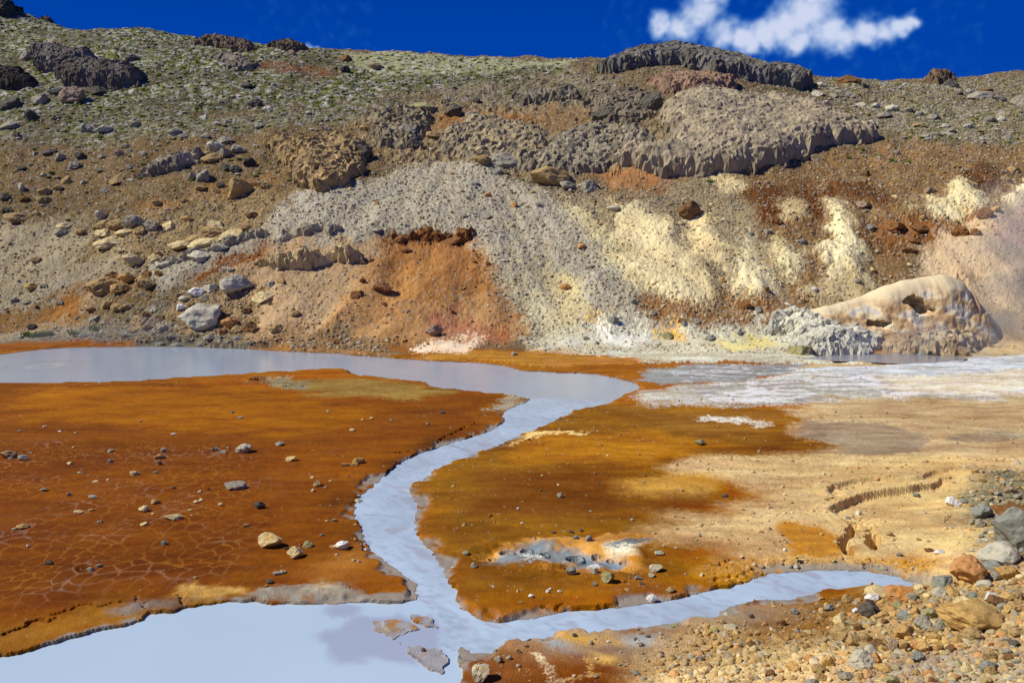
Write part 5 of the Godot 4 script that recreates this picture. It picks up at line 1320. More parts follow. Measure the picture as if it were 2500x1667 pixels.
func terrain() -> void:
	var zs := PackedFloat32Array()
	var z := 60.0
	while z > -9.0:
		zs.append(z)
		z -= 12.0 if z > 14.0 else 1.0 if z > -6.0 else 0.25
	while z > -46.5:
		zs.append(z)
		z -= clampf(z * z / 5400.0, 0.03, 0.4) if z > -38.0 else 0.27
	while z > -132.0:
		zs.append(z)
		z -= lerpf(0.15, 0.34, (-z - 46.0) / 80.0)
	while z > -420.0:
		zs.append(z)
		z -= 14.0
	var ts := PackedFloat32Array()
	for i in 9:
		ts.append(-1.0 - 3.0 * pow(1.0 - i / 9.0, 2.0))
	for i in 1001:
		ts.append(-1.0 + i * 0.002)
	for i in 9:
		ts.append(1.0 + 3.0 * pow((i + 1) / 9.0, 2.0))
	var nx := ts.size()
	var nz := zs.size()
	var v := PackedVector3Array()
	var c := PackedColorArray()
	v.resize(nx * nz)
	c.resize(nx * nz)
	var k := 0
	for j in nz:
		z = zs[j]
		var half := 0.69 * maxf(absf(z), 9.0) + 2.5
		for i in nx:
			var x := ts[i] * half
			ground(x, z, dice[(j * 1031 + i * 17 + (i * j) % 977) & 65535])
			v[k] = Vector3(x, h_out, z + 0.55 * d_out)  # roughness stands out from the slope, not straight up
			c[k] = c_out
			k += 1
	var idx := PackedInt32Array()
	idx.resize((nx - 1) * (nz - 1) * 6)
	k = 0
	for j in nz - 1:
		for i in nx - 1:
			var p := j * nx + i
			if (i + j) & 1:
				idx[k] = p
				idx[k + 1] = p + nx
				idx[k + 2] = p + 1
				idx[k + 3] = p + 1
				idx[k + 4] = p + nx
				idx[k + 5] = p + nx + 1
			else:
				idx[k] = p
				idx[k + 1] = p + nx
				idx[k + 2] = p + nx + 1
				idx[k + 3] = p
				idx[k + 4] = p + nx + 1
				idx[k + 5] = p + 1
			k += 6
	var o := commit("terrain", v, c, idx, earth_material())
	o.set_meta("kind", "structure")


func commit(called: String, v: PackedVector3Array, c: PackedColorArray, idx: PackedInt32Array, m: Material, parent: Node = self, normals := PackedVector3Array()) -> MeshInstance3D:
	var a := []
	a.resize(Mesh.ARRAY_MAX)
	a[Mesh.ARRAY_VERTEX] = v
	a[Mesh.ARRAY_COLOR] = c
	if normals.size():
		a[Mesh.ARRAY_NORMAL] = normals
	a[Mesh.ARRAY_INDEX] = idx
	var am := ArrayMesh.new()
	am.add_surface_from_arrays(Mesh.PRIMITIVE_TRIANGLES, a)
	am.surface_set_material(0, m)
	var o := MeshInstance3D.new()
	o.name = numbered(called) if parent == self else called
	o.mesh = am
	parent.add_child(o, true)
	return o


func numbered(called: String) -> String:
	var n: int = taken.get(called, 0)
	taken[called] = n + 1
	return called if n == 0 else "%s_%03d" % [called, n]


func tag(o: Node, label: String, category: String, group := "", kind := "") -> void:
	o.set_meta("label", label)
	if category:
		o.set_meta("category", category)
	if group:
		o.set_meta("group", group)
	if kind:
		o.set_meta("kind", kind)


# ------------------------------------------------------------------ milky water
func waters() -> void:
	var cell := 0.09
	var nx := int(PLAIN.size.x / cell)
	var nz := int(PLAIN.size.y / cell)
	var verts := [PackedVector3Array(), PackedVector3Array(), PackedVector3Array(), PackedVector3Array()]
	var cols := [PackedColorArray(), PackedColorArray(), PackedColorArray(), PackedColorArray()]
	var idx := [PackedInt32Array(), PackedInt32Array(), PackedInt32Array(), PackedInt32Array()]
	var level := [WATER_Y, WATER_Y, WATER_Y, 0.08]
	for j in nz:
		var z := PLAIN.position.y + j * cell
		if z < -58.0 or z > -7.2:
			continue
		for i in nx:
			var x := PLAIN.position.x + i * cell
			var px := Vector2i((x + cell * 0.5 - PLAIN.position.x) / PLAIN_CELL, (z + cell * 0.5 - PLAIN.position.y) / PLAIN_CELL)
			if px.x >= body.get_width() or px.y >= body.get_height():
				continue
			var id := roundi(body.get_pixelv(px).r * 10.0)
			if id == 0:
				continue
			var n: int = id - 1
			var at: int = verts[n].size()
			for q in [Vector2(x, z), Vector2(x + cell, z), Vector2(x + cell, z + cell), Vector2(x, z + cell)]:
				verts[n].append(Vector3(q.x, level[n], q.y))
				cols[n].append(milk(id, q.x, q.y))
			idx[n].append_array([at, at + 1, at + 2, at, at + 2, at + 3])
	var names := ["milky_pool", "mud_stream", "long_pond", "hot_pool"]
	for n in 4:
		var m := StandardMaterial3D.new()
		m.vertex_color_use_as_albedo = true
		m.roughness = [0.22, 0.34, 0.16, 0.2][n]
		m.metallic_specular = 0.45
		m.heightmap_enabled = true
		m.heightmap_texture = relief_tex
		m.heightmap_scale = [0.1, 0.25, 0.3, 0.3][n]
		m.uv1_triplanar = true
		m.uv1_world_triplanar = true
		m.uv1_scale = [Vector3(0.4, 0.4, 0.4), Vector3(0.9, 0.9, 0.9), Vector3(0.25, 0.25, 0.25), Vector3(0.5, 0.5, 0.5)][n]
		var o := commit(names[n], verts[n], cols[n], idx[n], m)
		o.set_meta("kind", "structure")


func milk(id: int, x: float, z: float) -> Color:
	var w := n_warp.get_noise_2d(x, z)
	var e := n_edge.get_noise_2d(x * 0.6 + w * 1.2, z * 0.35 + w)
	var c := Color(0.43, 0.57, 0.71)
	if id == 2:
		c = Color(0.41, 0.535, 0.67) * (1.0 + 0.2 * e + 0.12 * w)
		var thread := absf(n_edge.get_noise_2d(x * 0.45 + w * 2.0, z * 0.22 + w * 1.6 + 5.0))
		c = c * (1.0 - 0.2 * (1.0 - smoothstep(0.0, 0.09, thread)))
		c = c.lerp(Color(0.31, 0.34, 0.42), 0.75 * smoothstep(0.2, 0.55, e - 0.3 * w))
	elif id == 1:
		c = c * (1.0 + 0.03 * w)
		var s := look(wet_wide, PLAIN, PLAIN_CELL, x + w * 0.3, z + e * 0.2).g
		c = c.lerp(Color(0.33, 0.39, 0.52), smoothstep(0.1, 0.8, s) * 0.9)
	elif id == 3:
		c = Color(0.345, 0.43, 0.54) * (1.0 + 0.04 * w)
		var ring := Vector2(x - BUBBLE[0], (z - BUBBLE[1]) * 0.8).length() + 0.3 * w
		c = c.lerp(Color(0.55, 0.57, 0.6), 0.7 * smoothstep(0.25, 0.0, absf(ring - 0.7)))
		c = c.lerp(Color(0.28, 0.31, 0.37), 0.5 * smoothstep(0.6, 0.0, absf(ring - 1.7)) * smoothstep(-0.1, 0.3, e))
	else:
		c = Color(0.27, 0.28, 0.31) * (1.0 + 0.06 * w)
	return c


# ------------------------------------------------------------------ outcrops
func edge_distance(p: Vector2, poly: PackedVector2Array) -> float:
	var best := INF
	var n := poly.size()
	for i in n:
		best = minf(best, Geometry2D.get_closest_point_to_segment(p, poly[i], poly[(i + 1) % n]).distance_squared_to(p))
	return sqrt(best) * (1.0 if Geometry2D.is_point_in_polygon(p, poly) else -1.0)


func outcrop(o: Array) -> void:
	var poly := outline(o[8])
	var box := Rect2(poly[0], Vector2.ZERO)
	for p in poly:
		box = box.expand(p)
	box = box.grow(0.8)
	var cell: float = o[7]
	var nx := int(box.size.x / cell) + 1
	var nz := int(box.size.y / cell) + 1
	var mid := box.get_center()
	var ga := Color(o[2][0], o[2][1], o[2][2])
	var gb := Color(o[3][0], o[3][1], o[3][2])
	var sinter: bool = o[0] == "sinter_mound"
	var base := Vector3(mid.x, lay(mid.x, mid.y), mid.y)
	var v := PackedVector3Array()
	var c := PackedColorArray()
	var keep := PackedByteArray()
	v.resize(nx * nz)
	c.resize(nx * nz)
	keep.resize(nx * nz)
	var k := 0
	for j in nz:
		for i in nx:
			var x := box.position.x + i * cell
			var z := box.position.y + j * cell
			var e := n_edge.get_noise_2d(x, z)
			var w := n_warp.get_noise_2d(x * 1.3 + 50.0, z * 1.3)
			var d := edge_distance(Vector2(x, z), poly) + (0.3 if sinter else 0.75) * w + 0.2 * e
			if d < -0.45:
				k += 1
				continue
			keep[k] = 1
			var gx := lay(x + 0.6, z) - lay(x - 0.6, z)
			var gz := lay(x, z + 0.6) - lay(x, z - 0.6)
			var n := Vector3(-gx, 1.2, -gz).normalized()
			ground(x, z)
			if sinter:
				h_out = lay(x, z)
			var t: float = o[4] * (1.0 - exp(-maxf(d, 0.0) / o[5])) - (0.5 if d < -0.05 else 0.0)
			var rough: float = (n_ridge.get_noise_2d(x * 1.9 + 9.0, z * 2.1) - 0.2) * 0.34 + n_warp.get_noise_2d(x * 1.1 + 30.0, z * 1.3) * 0.5 + n_edge.get_noise_2d(x * 0.8, z * 0.9) * 0.2 + n_fine.get_noise_2d(x * 0.7, z * 0.7) * 0.08
			if sinter:
				rough = n_warp.get_noise_2d(x * 0.5, z * 0.5) * 1.3 + n_edge.get_noise_2d(x * 0.5, z * 0.5) * 0.1
			var p: Vector3 = Vector3(x, h_out, z) + n * (t + rough * o[6] * smoothstep(-0.1, 0.5, d))
			if not sinter:
				p += Vector3(0.35 * n_edge.get_noise_2d(p.y * 1.1, x * 0.5), 0.0, 0.45 * n_edge.get_noise_2d(x * 0.45, p.y * 1.3 + 20.0)) * minf(o[6], 0.6)
				p += Vector3(n_edge.get_noise_2d(z * 2.0, x * 2.0), 0.0, n_edge.get_noise_2d(x * 2.0 + 40.0, z * 2.0)) * cell * 0.5
			var mixed := clampf(0.5 + 1.1 * w + 0.7 * e, 0.0, 1.0)
			var r := dice[(i * 131 + j * 733) & 65535]
			var col := ga.lerp(gb, mixed) * (0.86 + 0.28 * r)
			if sinter:
				col = ga.lerp(gb, clampf(0.25 + 1.6 * w, 0.0, 1.0)) * (0.95 + 0.1 * r)
				col = col.lerp(Color(0.4, 0.2, 0.1), clampf((n_tone.get_noise_2d(x * 6.0, z * 6.0) - 0.08) * 4.0, 0.0, 1.0) * 0.75)
			v[k] = p - base
			c[k] = col
			k += 1
	var idx := PackedInt32Array()
	for j in nz - 1:
		for i in nx - 1:
			var a := j * nx + i
			if keep[a] and keep[a + 1] and keep[a + nx] and keep[a + nx + 1]:
				if (i + j) % 2:
					idx.append_array([a, a + 1, a + nx, a + 1, a + nx + 1, a + nx])
				else:
					idx.append_array([a, a + 1, a + nx + 1, a, a + nx + 1, a + nx])
	var m := earth_material()
	m.heightmap_scale = 3.0
	var made := commit(o[0], v, c, idx, m)
	made.position = base
	tag(made, o[1], "mound" if sinter else "outcrop")


func along(line: Array, x: float) -> float:
	for i in range(0, line.size() - 2, 2):
		if x <= line[i + 2]:
			var t := clampf((x - line[i]) / maxf(0.01, line[i + 2] - line[i]), 0.0, 1.0)
			return lerpf(line[i + 1], line[i + 3], t * t * (3.0 - 2.0 * t) * 0.5 + t * 0.5)
	return line[line.size() - 1]


func sinter_mound() -> void:
	# a hump of smooth mineral crust: front face, ridge, back; the caves are pushed into the front
	var x0: float = MOUND_RIDGE[0]
	var x1: float = MOUND_RIDGE[MOUND_RIDGE.size() - 2]
	var ridge_z := MOUND_Z
	var nu := 190
	var nv := 110
	var mid := Vector3((x0 + x1) * 0.5, 0.0, ridge_z)
	var v := PackedVector3Array()
	var c := PackedColorArray()
	for j in nv + 1:
		var t := 2.0 * j / nv
		for i in nu + 1:
			var x := lerpf(x0, x1, float(i) / nu)
			var top := along(MOUND_RIDGE, x)
			var toe := along(MOUND_TOE, x)
			var rz := ridge_z + 0.8 * n_warp.get_noise_2d(x * 0.4, 3.0)
			var p := Vector3(x, 0.0, 0.0)
			if t <= 1.0:
				p.z = lerpf(toe, rz, t)
				p.y = -0.25 + (top + 0.25) * pow(1.0 - (1.0 - t) * (1.0 - t), 0.75)
			else:
				p.z = rz - (t - 1.0) * 5.0
				p.y = lerpf(top, minf(lay(x, p.z) - 1.4, top), smoothstep(0.0, 0.9, t - 1.0))
			var w := n_warp.get_noise_2d(x * 0.55, p.z * 0.5 + p.y * 0.6)
			var e := n_edge.get_noise_2d(x * 0.4, p.z * 0.3 + p.y * 0.5)
			var f := n_fine.get_noise_2d(x * 0.5, p.y * 0.6 + p.z * 0.4)
			var low := 1.0 - smoothstep(0.35, 0.8, t + 0.5 * w)
			p += Vector3(0, 0.5, 0.7) * (0.55 * w + (0.04 + 0.08 * low) * e + (0.01 + 0.05 * low) * f)
			var r := dice[(i * 131 + j * 733) & 65535]
			var col := Color(0.72, 0.61, 0.385) * (1.0 + 0.12 * w + 0.1 * e)
			var stain := n_edge.get_noise_2d(x * 0.22 + 8.0, p.y * 0.4) + 0.4 * e
			col = col.lerp(Color(0.5, 0.33, 0.17), low * smoothstep(-0.12, 0.25, stain) * 0.9)
			col = col.lerp(Color(0.58, 0.55, 0.46), low * smoothstep(0.15, 0.4, -stain))
			for q in CAVES:
				var far := Vector2((x - q[0]) / q[2], (p.y - q[1]) / q[3]).length() + 0.55 * e + 0.5 * w + 0.25 * f
				if t < 1.15:
					p.z -= q[4] * (1.0 - smoothstep(0.5, 1.0, far))
			v.append(p - mid)
			c.append(col * (0.93 + 0.14 * r))
	var idx := PackedInt32Array()
	for j in nv:
		for i in nu:
			var a := j * (nu + 1) + i
			if (i + j) & 1:
				idx.append_array([a, a + nu + 1, a + 1, a + 1, a + nu + 1, a + nu + 2])
			else:
				idx.append_array([a, a + nu + 1, a + nu + 2, a, a + nu + 2, a + 1])
	var m := earth_material()
	var o := commit("sinter_mound", v, c, idx, m)
	o.position = mid
	tag(o, "smooth cream sinter mound with two dark caves beside the steaming pool", "mound")


# ------------------------------------------------------------------ rocks
func ico(level: int) -> Array:
	var t := (1.0 + sqrt(5.0)) / 2.0
	var v := [Vector3(-1, t, 0), Vector3(1, t, 0), Vector3(-1, -t, 0), Vector3(1, -t, 0), Vector3(0, -1, t), Vector3(0, 1, t), Vector3(0, -1, -t), Vector3(0, 1, -t), Vector3(t, 0, -1), Vector3(t, 0, 1), Vector3(-t, 0, -1), Vector3(-t, 0, 1)]
	for i in 12:
		v[i] = v[i].normalized()
	var f := [0, 11, 5, 0, 5, 1, 0, 1, 7, 0, 7, 10, 0, 10, 11, 1, 5, 9, 5, 11, 4, 11, 10, 2, 10, 7, 6, 7, 1, 8, 3, 9, 4, 3, 4, 2, 3, 2, 6, 3, 6, 8, 3, 8, 9, 4, 9, 5, 2, 4, 11, 6, 2, 10, 8, 6, 7, 9, 8, 1]
	for l in level:
		var mid := {}
		var g := []
		for i in range(0, f.size(), 3):
			var m := []
			for e in 3:
				var a: int = f[i + e]
				var b: int = f[i + (e + 1) % 3]
				var key := mini(a, b) * 100000 + maxi(a, b)
				if not mid.has(key):
					mid[key] = v.size()
					v.append((v[a] + v[b]).normalized())
				m.append(mid[key])
			g.append_array([f[i], m[0], m[2], f[i + 1], m[1], m[0], f[i + 2], m[2], m[1], m[0], m[1], m[2]])
		f = g
	return [v, f]


func rock_mesh(s: int, level: int, facets: int, rough: float, patch: Color) -> ArrayMesh:
	var rr := RandomNumberGenerator.new()
	rr.seed = s
	var n := FastNoiseLite.new()
	n.seed = s
	n.frequency = 1.1
	n.fractal_octaves = 4
	var shape := ico(level)
	var planes := []
	for i in facets:
		planes.append([Vector3(rr.randfn(), rr.randfn(), rr.randfn()).normalized(), rr.randf_range(0.5, 0.86)])
	var v := PackedVector3Array()
	var c := PackedColorArray()
	for p in shape[0]:
		var q: Vector3 = p
		for pl in planes:
			var d: float = q.dot(pl[0]) - pl[1]
			if d > 0.0:
				q -= pl[0] * d * 0.93
		q += p * (n.get_noise_3dv(p * 1.4) * rough + n.get_noise_3dv(p * 5.0) * rough * 0.35)
		v.append(q)
		var tone := 1.0 + 0.32 * n.get_noise_3dv(p * 2.2) + 0.26 * (rr.randf() - 0.5)
		var col := Color(tone, tone, tone)
		col = col.lerp(patch * tone, smoothstep(0.05, 0.3, n.get_noise_3dv(p * 0.9 + Vector3(5, 5, 5))))
		c.append(col)
	# the rock fills a box from -0.5 to 0.5
	var lo := v[0]
	var hi := v[0]
	for q in v:
		lo = lo.min(q)
		hi = hi.max(q)
	for i in v.size():
		v[i] = (v[i] - (lo + hi) * 0.5) / (hi - lo)
	var idx := PackedInt32Array(shape[1])
	for i in range(0, idx.size(), 3):
		var swap := idx[i + 1]
		idx[i + 1] = idx[i + 2]
		idx[i + 2] = swap
	var a := []
	a.resize(Mesh.ARRAY_MAX)
	a[Mesh.ARRAY_VERTEX] = v
	a[Mesh.ARRAY_COLOR] = c
	a[Mesh.ARRAY_INDEX] = idx
	var am := ArrayMesh.new()
	am.add_surface_from_arrays(Mesh.PRIMITIVE_TRIANGLES, a)
	return am


var angular := []
var mottled := []
var pebble := []


func rock_meshes() -> void:
	for i in 9:
		angular.append(rock_mesh(100 + i, 3, 9 + i % 5, 0.16, Color(0.82, 0.8, 0.78)))
	for i in 5:
		mottled.append(rock_mesh(200 + i, 3, 9 + i % 4, 0.12, Color(1.0, 0.84, 0.6) if i % 2 else Color(0.8, 0.84, 0.88)))
	for i in 5:
		pebble.append(rock_mesh(300 + i, 1, 6, 0.16, Color(0.85, 0.85, 0.85)))


func rock_material(kind: String) -> StandardMaterial3D:
	if not rock_kinds.has(kind):
		var m := StandardMaterial3D.new()
		var c: Array = ROCK_COLOURS[kind]
		m.albedo_color = Color(c[0], c[1], c[2]).linear_to_srgb()
		m.vertex_color_use_as_albedo = true
		m.roughness = 0.93
		m.metallic_specular = 0.3
		m.heightmap_enabled = true
		m.heightmap_texture = relief_tex
		m.heightmap_scale = 2.0
		m.uv1_triplanar = true
		m.uv1_world_triplanar = true
		m.uv1_scale = Vector3(2.5, 2.5, 2.5)
		rock_kinds[kind] = m
	return rock_kinds[kind]


func put_rock(called: String, x: float, z: float, wide: float, flat: float, colour: String, mesh: Mesh, sink := 0.25) -> MeshInstance3D:
	var o := MeshInstance3D.new()
	o.name = numbered(called)
	o.mesh = mesh
	o.material_override = rock_material(colour)
	add_child(o)
	var y := height(x, z)
	var tall := wide * flat * 1.15
	var lean := 0.0 if z > -44.0 else 0.3
	var turn := Basis(Vector3.RIGHT, lean + rng.randf_range(-0.12, 0.12)) * Basis(Vector3.BACK, rng.randf_range(-0.2, 0.2)) * Basis(Vector3.UP, rng.randf_range(-0.5, 0.5) + (PI if rng.randf() < 0.5 else 0.0))
	o.transform = Transform3D(turn * Basis.from_scale(Vector3(wide * 1.06, tall, wide * rng.randf_range(0.7, 1.0))), Vector3(x, y + tall * (0.5 - sink), z))
	return o


func rocks() -> void:
	var k := 0
	for r in ROCKS:
		var far: bool = r[1] < -44.0
		var mottle: bool = r[4] in ["ochre", "orange", "pale", "cream", "rust"] and not far
		var set_: Array = mottled if mottle and k % 2 == 0 else angular
		var called := "boulder" if r[2] > 0.3 else "stone"
		var o := put_rock(called, r[0], r[1], maxf(r[2], 0.05), r[3], r[4], set_[(k * 7 + int(r[2] * 100)) % set_.size()], 0.33 if far else 0.2)
		if r[5] is String:
			tag(o, r[5], "rock")
		else:
			var g: Array = ROCK_GROUPS[r[5]]
			tag(o, "%s %s %s %s" % [size_word(r[2], far), shape_word(r[3]), COLOUR_WORDS[r[4]], g[0]], "rock", g[1])
		k += 1


const COLOUR_WORDS := {"grey": "grey", "dark": "dark grey", "black": "blackish", "pale": "pale grey", "tan": "tan", "cream": "cream", "ochre": "ochre", "rust": "rust-brown", "orange": "orange", "blue": "blue-grey", "white": "white", "olive": "olive-grey", "pink": "pinkish", "brown": "brown"}


func size_word(wide: float, far: bool) -> String:
	var w := wide if far else wide * 4.0
	return "tiny" if w < 0.45 else "small" if w < 0.75 else "middling" if w < 1.1 else "large"


func shape_word(flat: float) -> String:
	return "flat" if flat < 0.46 else "rounded" if flat < 0.66 else "blocky" if flat < 0.86 else "tall"


func mass(called: String, label: String, mesh: Mesh, where: Array, tint: PackedColorArray, rough := 0.94) -> void:
	var mm := MultiMesh.new()
	mm.transform_format = MultiMesh.TRANSFORM_3D
	mm.use_colors = true
	mm.mesh = mesh
	mm.instance_count = where.size()
	for i in where.size():
		mm.set_instance_transform(i, where[i])
		mm.set_instance_color(i, tint[i])
	var m := StandardMaterial3D.new()
	m.vertex_color_use_as_albedo = true
	m.roughness = rough
	m.metallic_specular = 0.25
	var o := MultiMeshInstance3D.new()
	o.name = called
	o.multimesh = mm
	o.material_override = m
	add_child(o)
	tag(o, label, "", "", "stuff")


func scattered() -> void:
	# cobbles of the gravel bank, one by one
	var tones := ["ochre", "tan", "grey", "blue", "cream", "olive", "pale", "brown", "orange", "tan", "ochre", "grey"]
	var made := 0
	while made < 185:
		var z := rng.randf_range(-17.0, -8.4)
		var x := rng.randf_range(2.0, -z * 0.66)
		var along := (BANK_B - BANK_A).normalized()
		var s := (x - BANK_A.x) * -along.y + (z - BANK_A.y) * along.x
		if s < 0.9 + rng.randf() * 1.6 or look(wet_wide, PLAIN, PLAIN_CELL, x, z).r > 0.05:
			continue
		if z < -13.5 and x < 8.0:
			continue
		var wide := 0.07 + 0.13 * pow(rng.randf(), 2.0)
		var kind: String = tones[rng.randi() % tones.size()]
		var flat := rng.randf_range(0.4, 0.9)
		var o := put_rock("cobble", x, z, wide, flat, kind, (mottled if rng.randf() < 0.5 else angular)[rng.randi() % 5], 0.2)
		tag(o, "%s %s %s cobble in the gravel bank beside the stream" % [size_word(wide, false), shape_word(flat), COLOUR_WORDS[kind]], "stone", "cobbles in the gravel bank")
		made += 1
	# gravel too fine to pick apart
	var places := [[], [], [], [], []]
	var tints := []
	for i in 5:
		tints.append(PackedColorArray())
	var set_at := 0
	var tried := 0
	while tried < 76000:
		tried += 1
		var z := -7.0 - 35.0 * pow(rng.randf(), 1.8)
		var x := rng.randf_range(-0.68, 0.68 if z < -16.0 else 1.1) * -z
		if look(wet, PLAIN, PLAIN_CELL, x, z).r > 0.2:
			continue
		ground(x, z)
		if rng.randf() > pow(grain_out, 2.6):
			continue
		var s := (0.012 + 0.045 * pow(rng.randf(), 3.0)) * (0.7 + 0.6 * grain_out) * lerpf(1.0, 1.6, clampf((-z - 10.0) / 25.0, 0.0, 1.0))
		set_at = (set_at + 1) % 5
		var turn := Basis.from_euler(Vector3(rng.randf() * 0.6, rng.randf() * TAU, rng.randf() * 0.6)) * Basis.from_scale(Vector3(s * 2.0, s * rng.randf_range(0.9, 1.5), s * rng.randf_range(1.3, 2.0)))
		places[set_at].append(Transform3D(turn, Vector3(x, h_out + s * 0.25, z)))
		var pick: Array = ROCK_COLOURS[tones[rng.randi() % tones.size()]]
		tints[set_at].append(c_out.lerp(Color(pick[0], pick[1], pick[2]), rng.randf_range(0.2, 0.9)))
	for i in 5:
		mass("gravel" if i == 0 else "gravel_%03d" % i, "fine ochre and grey gravel spread over the flats and the bank", pebble[i], places[i], tints[i])
	# scree: small stones over the hillside
	places = [[], [], [], [], []]
	tints = []
	for i in 5:
		tints.append(PackedColorArray())
	tried = 0
	while tried < 320000:
		tried += 1
		var z := rng.randf_range(-108.0, -47.0)
		var x := rng.randf_range(-0.68, 0.68) * -z
		ground(x, z)
		if h_out < 0.15 or rng.randf() > grain_out * grain_out * 1.3:
			continue
		var s := 0.028 + 0.12 * pow(rng.randf(), 6.0)
		if rng.randf() < 0.02:
			s *= 1.7
		set_at = (set_at + 1) % 5
		var turn := Basis.from_euler(Vector3(0.4, rng.randf() * TAU, rng.randf() * 0.5)) * Basis.from_scale(Vector3(s * 2.0, s * rng.randf_range(0.8, 1.5), s * rng.randf_range(1.2, 2.0)))
		places[set_at].append(Transform3D(turn, Vector3(x, h_out + s * 0.2, z)))
		var pick: Array = ROCK_COLOURS[["grey", "tan", "pale", "tan", "cream", "pale"][rng.randi() % 6]]
		tints[set_at].append(c_out.lerp(Color(pick[0], pick[1], pick[2]), rng.randf_range(0.2, 0.85)))
	for i in 5:
		mass("scree" if i == 0 else "scree_%03d" % i, "loose grey and brown scree stones over the hillside", pebble[i], places[i], tints[i])


# ------------------------------------------------------------------ plants
func moss() -> void:
	var shape := ico(1)
	var v := PackedVector3Array()
	var c := PackedColorArray()
	var n := FastNoiseLite.new()
	n.frequency = 1.4
	for p in shape[0]:
		var q: Vector3 = p * (1.0 + 0.35 * n.get_noise_3dv(p * 2.0))
		v.append(Vector3(q.x, maxf(q.y, -0.2), q.z))
		var t := 1.0 + 0.4 * n.get_noise_3dv(p * 3.0)
		c.append(Color(t, t, t))
	var idx := PackedInt32Array(shape[1])
	for i in range(0, idx.size(), 3):
		var swap := idx[i + 1]
		idx[i + 1] = idx[i + 2]
		idx[i + 2] = swap
	var a := []
	a.resize(Mesh.ARRAY_MAX)
	a[Mesh.ARRAY_VERTEX] = v
	a[Mesh.ARRAY_COLOR] = c
	a[Mesh.ARRAY_INDEX] = idx
	var am := ArrayMesh.new()
	am.add_surface_from_arrays(Mesh.PRIMITIVE_TRIANGLES, a)
	var green := []
	var green_tint := PackedColorArray()
	var pale := []
	var pale_tint := PackedColorArray()
	for k in 30000:
		var z := rng.randf_range(-135.0, -70.0)
		var x := rng.randf_range(-0.68, 0.68) * -z
		var here := look(slope_b, SLOPE, SLOPE_CELL, x, z).b
		if rng.randf() > here * 0.9:
			continue
		var y := height(x, z)
		var s := rng.randf_range(0.07, 0.2)
		var t := Transform3D(Basis(Vector3.UP, rng.randf_range(-0.4, 0.4)) * Basis.from_scale(Vector3(s * rng.randf_range(1.0, 1.9), s * 0.6, s * rng.randf_range(1.0, 1.5))), Vector3(x, y, z))
		var m1 := n_edge.get_noise_2d(x * 0.24, z * 0.4)
		var m2 := n_edge.get_noise_2d(x * 0.3 + 60.0, z * 0.52)
		if m1 > 0.16:
			green.append(t)
			green_tint.append(Color(0.085, 0.1, 0.014).lerp(Color(0.17, 0.2, 0.03), rng.randf()))
		elif m2 > 0.05:
			pale.append(t)
			pale_tint.append(Color(0.3, 0.3, 0.25).lerp(Color(0.55, 0.56, 0.48), rng.randf()))
	mass("moss", "green moss cushions over the upper hillside", am, green, green_tint, 1.0)
	mass("lichen", "pale grey woolly lichen cushions over the upper hillside", am, pale, pale_tint, 1.0)


func tuft(x: float, z: float, k: int) -> void:
	var v := PackedVector3Array()
	var c := PackedColorArray()
	var idx := PackedInt32Array()
	var size := 0.55 if k < 6 else 0.4
	for b in 90:
		var root := Vector3(rng.randfn() * 0.28 * size, 0, rng.randfn() * 0.22 * size)
		var lean := Vector3(rng.randfn() * 0.3, 1.0, rng.randfn() * 0.3).normalized()
		var tall := size * rng.randf_range(0.4, 0.95)
		var side := Vector3(rng.randfn(), 0, rng.randfn()).normalized() * 0.028
		var mid := root + lean * tall * 0.6
		var tip := root + lean * tall + Vector3(lean.x, -0.25, lean.z) * tall * 0.3
		var at := v.size()
		v.append_array([root - side, root + side, mid - side * 0.8, mid + side * 0.8, tip])
		var g := Color(0.09, 0.15, 0.02).lerp(Color(0.2, 0.27, 0.04), rng.randf())
		for i in 5:
			c.append(g)
		idx.append_array([at, at + 2, at + 1, at + 1, at + 2, at + 3, at + 2, at + 4, at + 3])
	var m := StandardMaterial3D.new()
	m.vertex_color_use_as_albedo = true
	m.roughness = 0.8
	m.backlight_enabled = true
	m.backlight = Color(0.3, 0.35, 0.1)
	m.cull_mode = BaseMaterial3D.CULL_DISABLED
	var o := commit("grass_tuft", v, c, idx, m)
	o.position = Vector3(x, height(x, z) - 0.03, z)
	if k < 6:
		tag(o, "green grass tuft at the far shore of the long pond", "grass", "grass tufts on the pond shore")
	elif k < 12:
		tag(o, "small green tuft growing on the brown bowl under the slab", "grass", "tufts under the slab")
	else:
		tag(o, "bright green tuft among boulders below the moss", "grass", "tufts among the upper boulders")


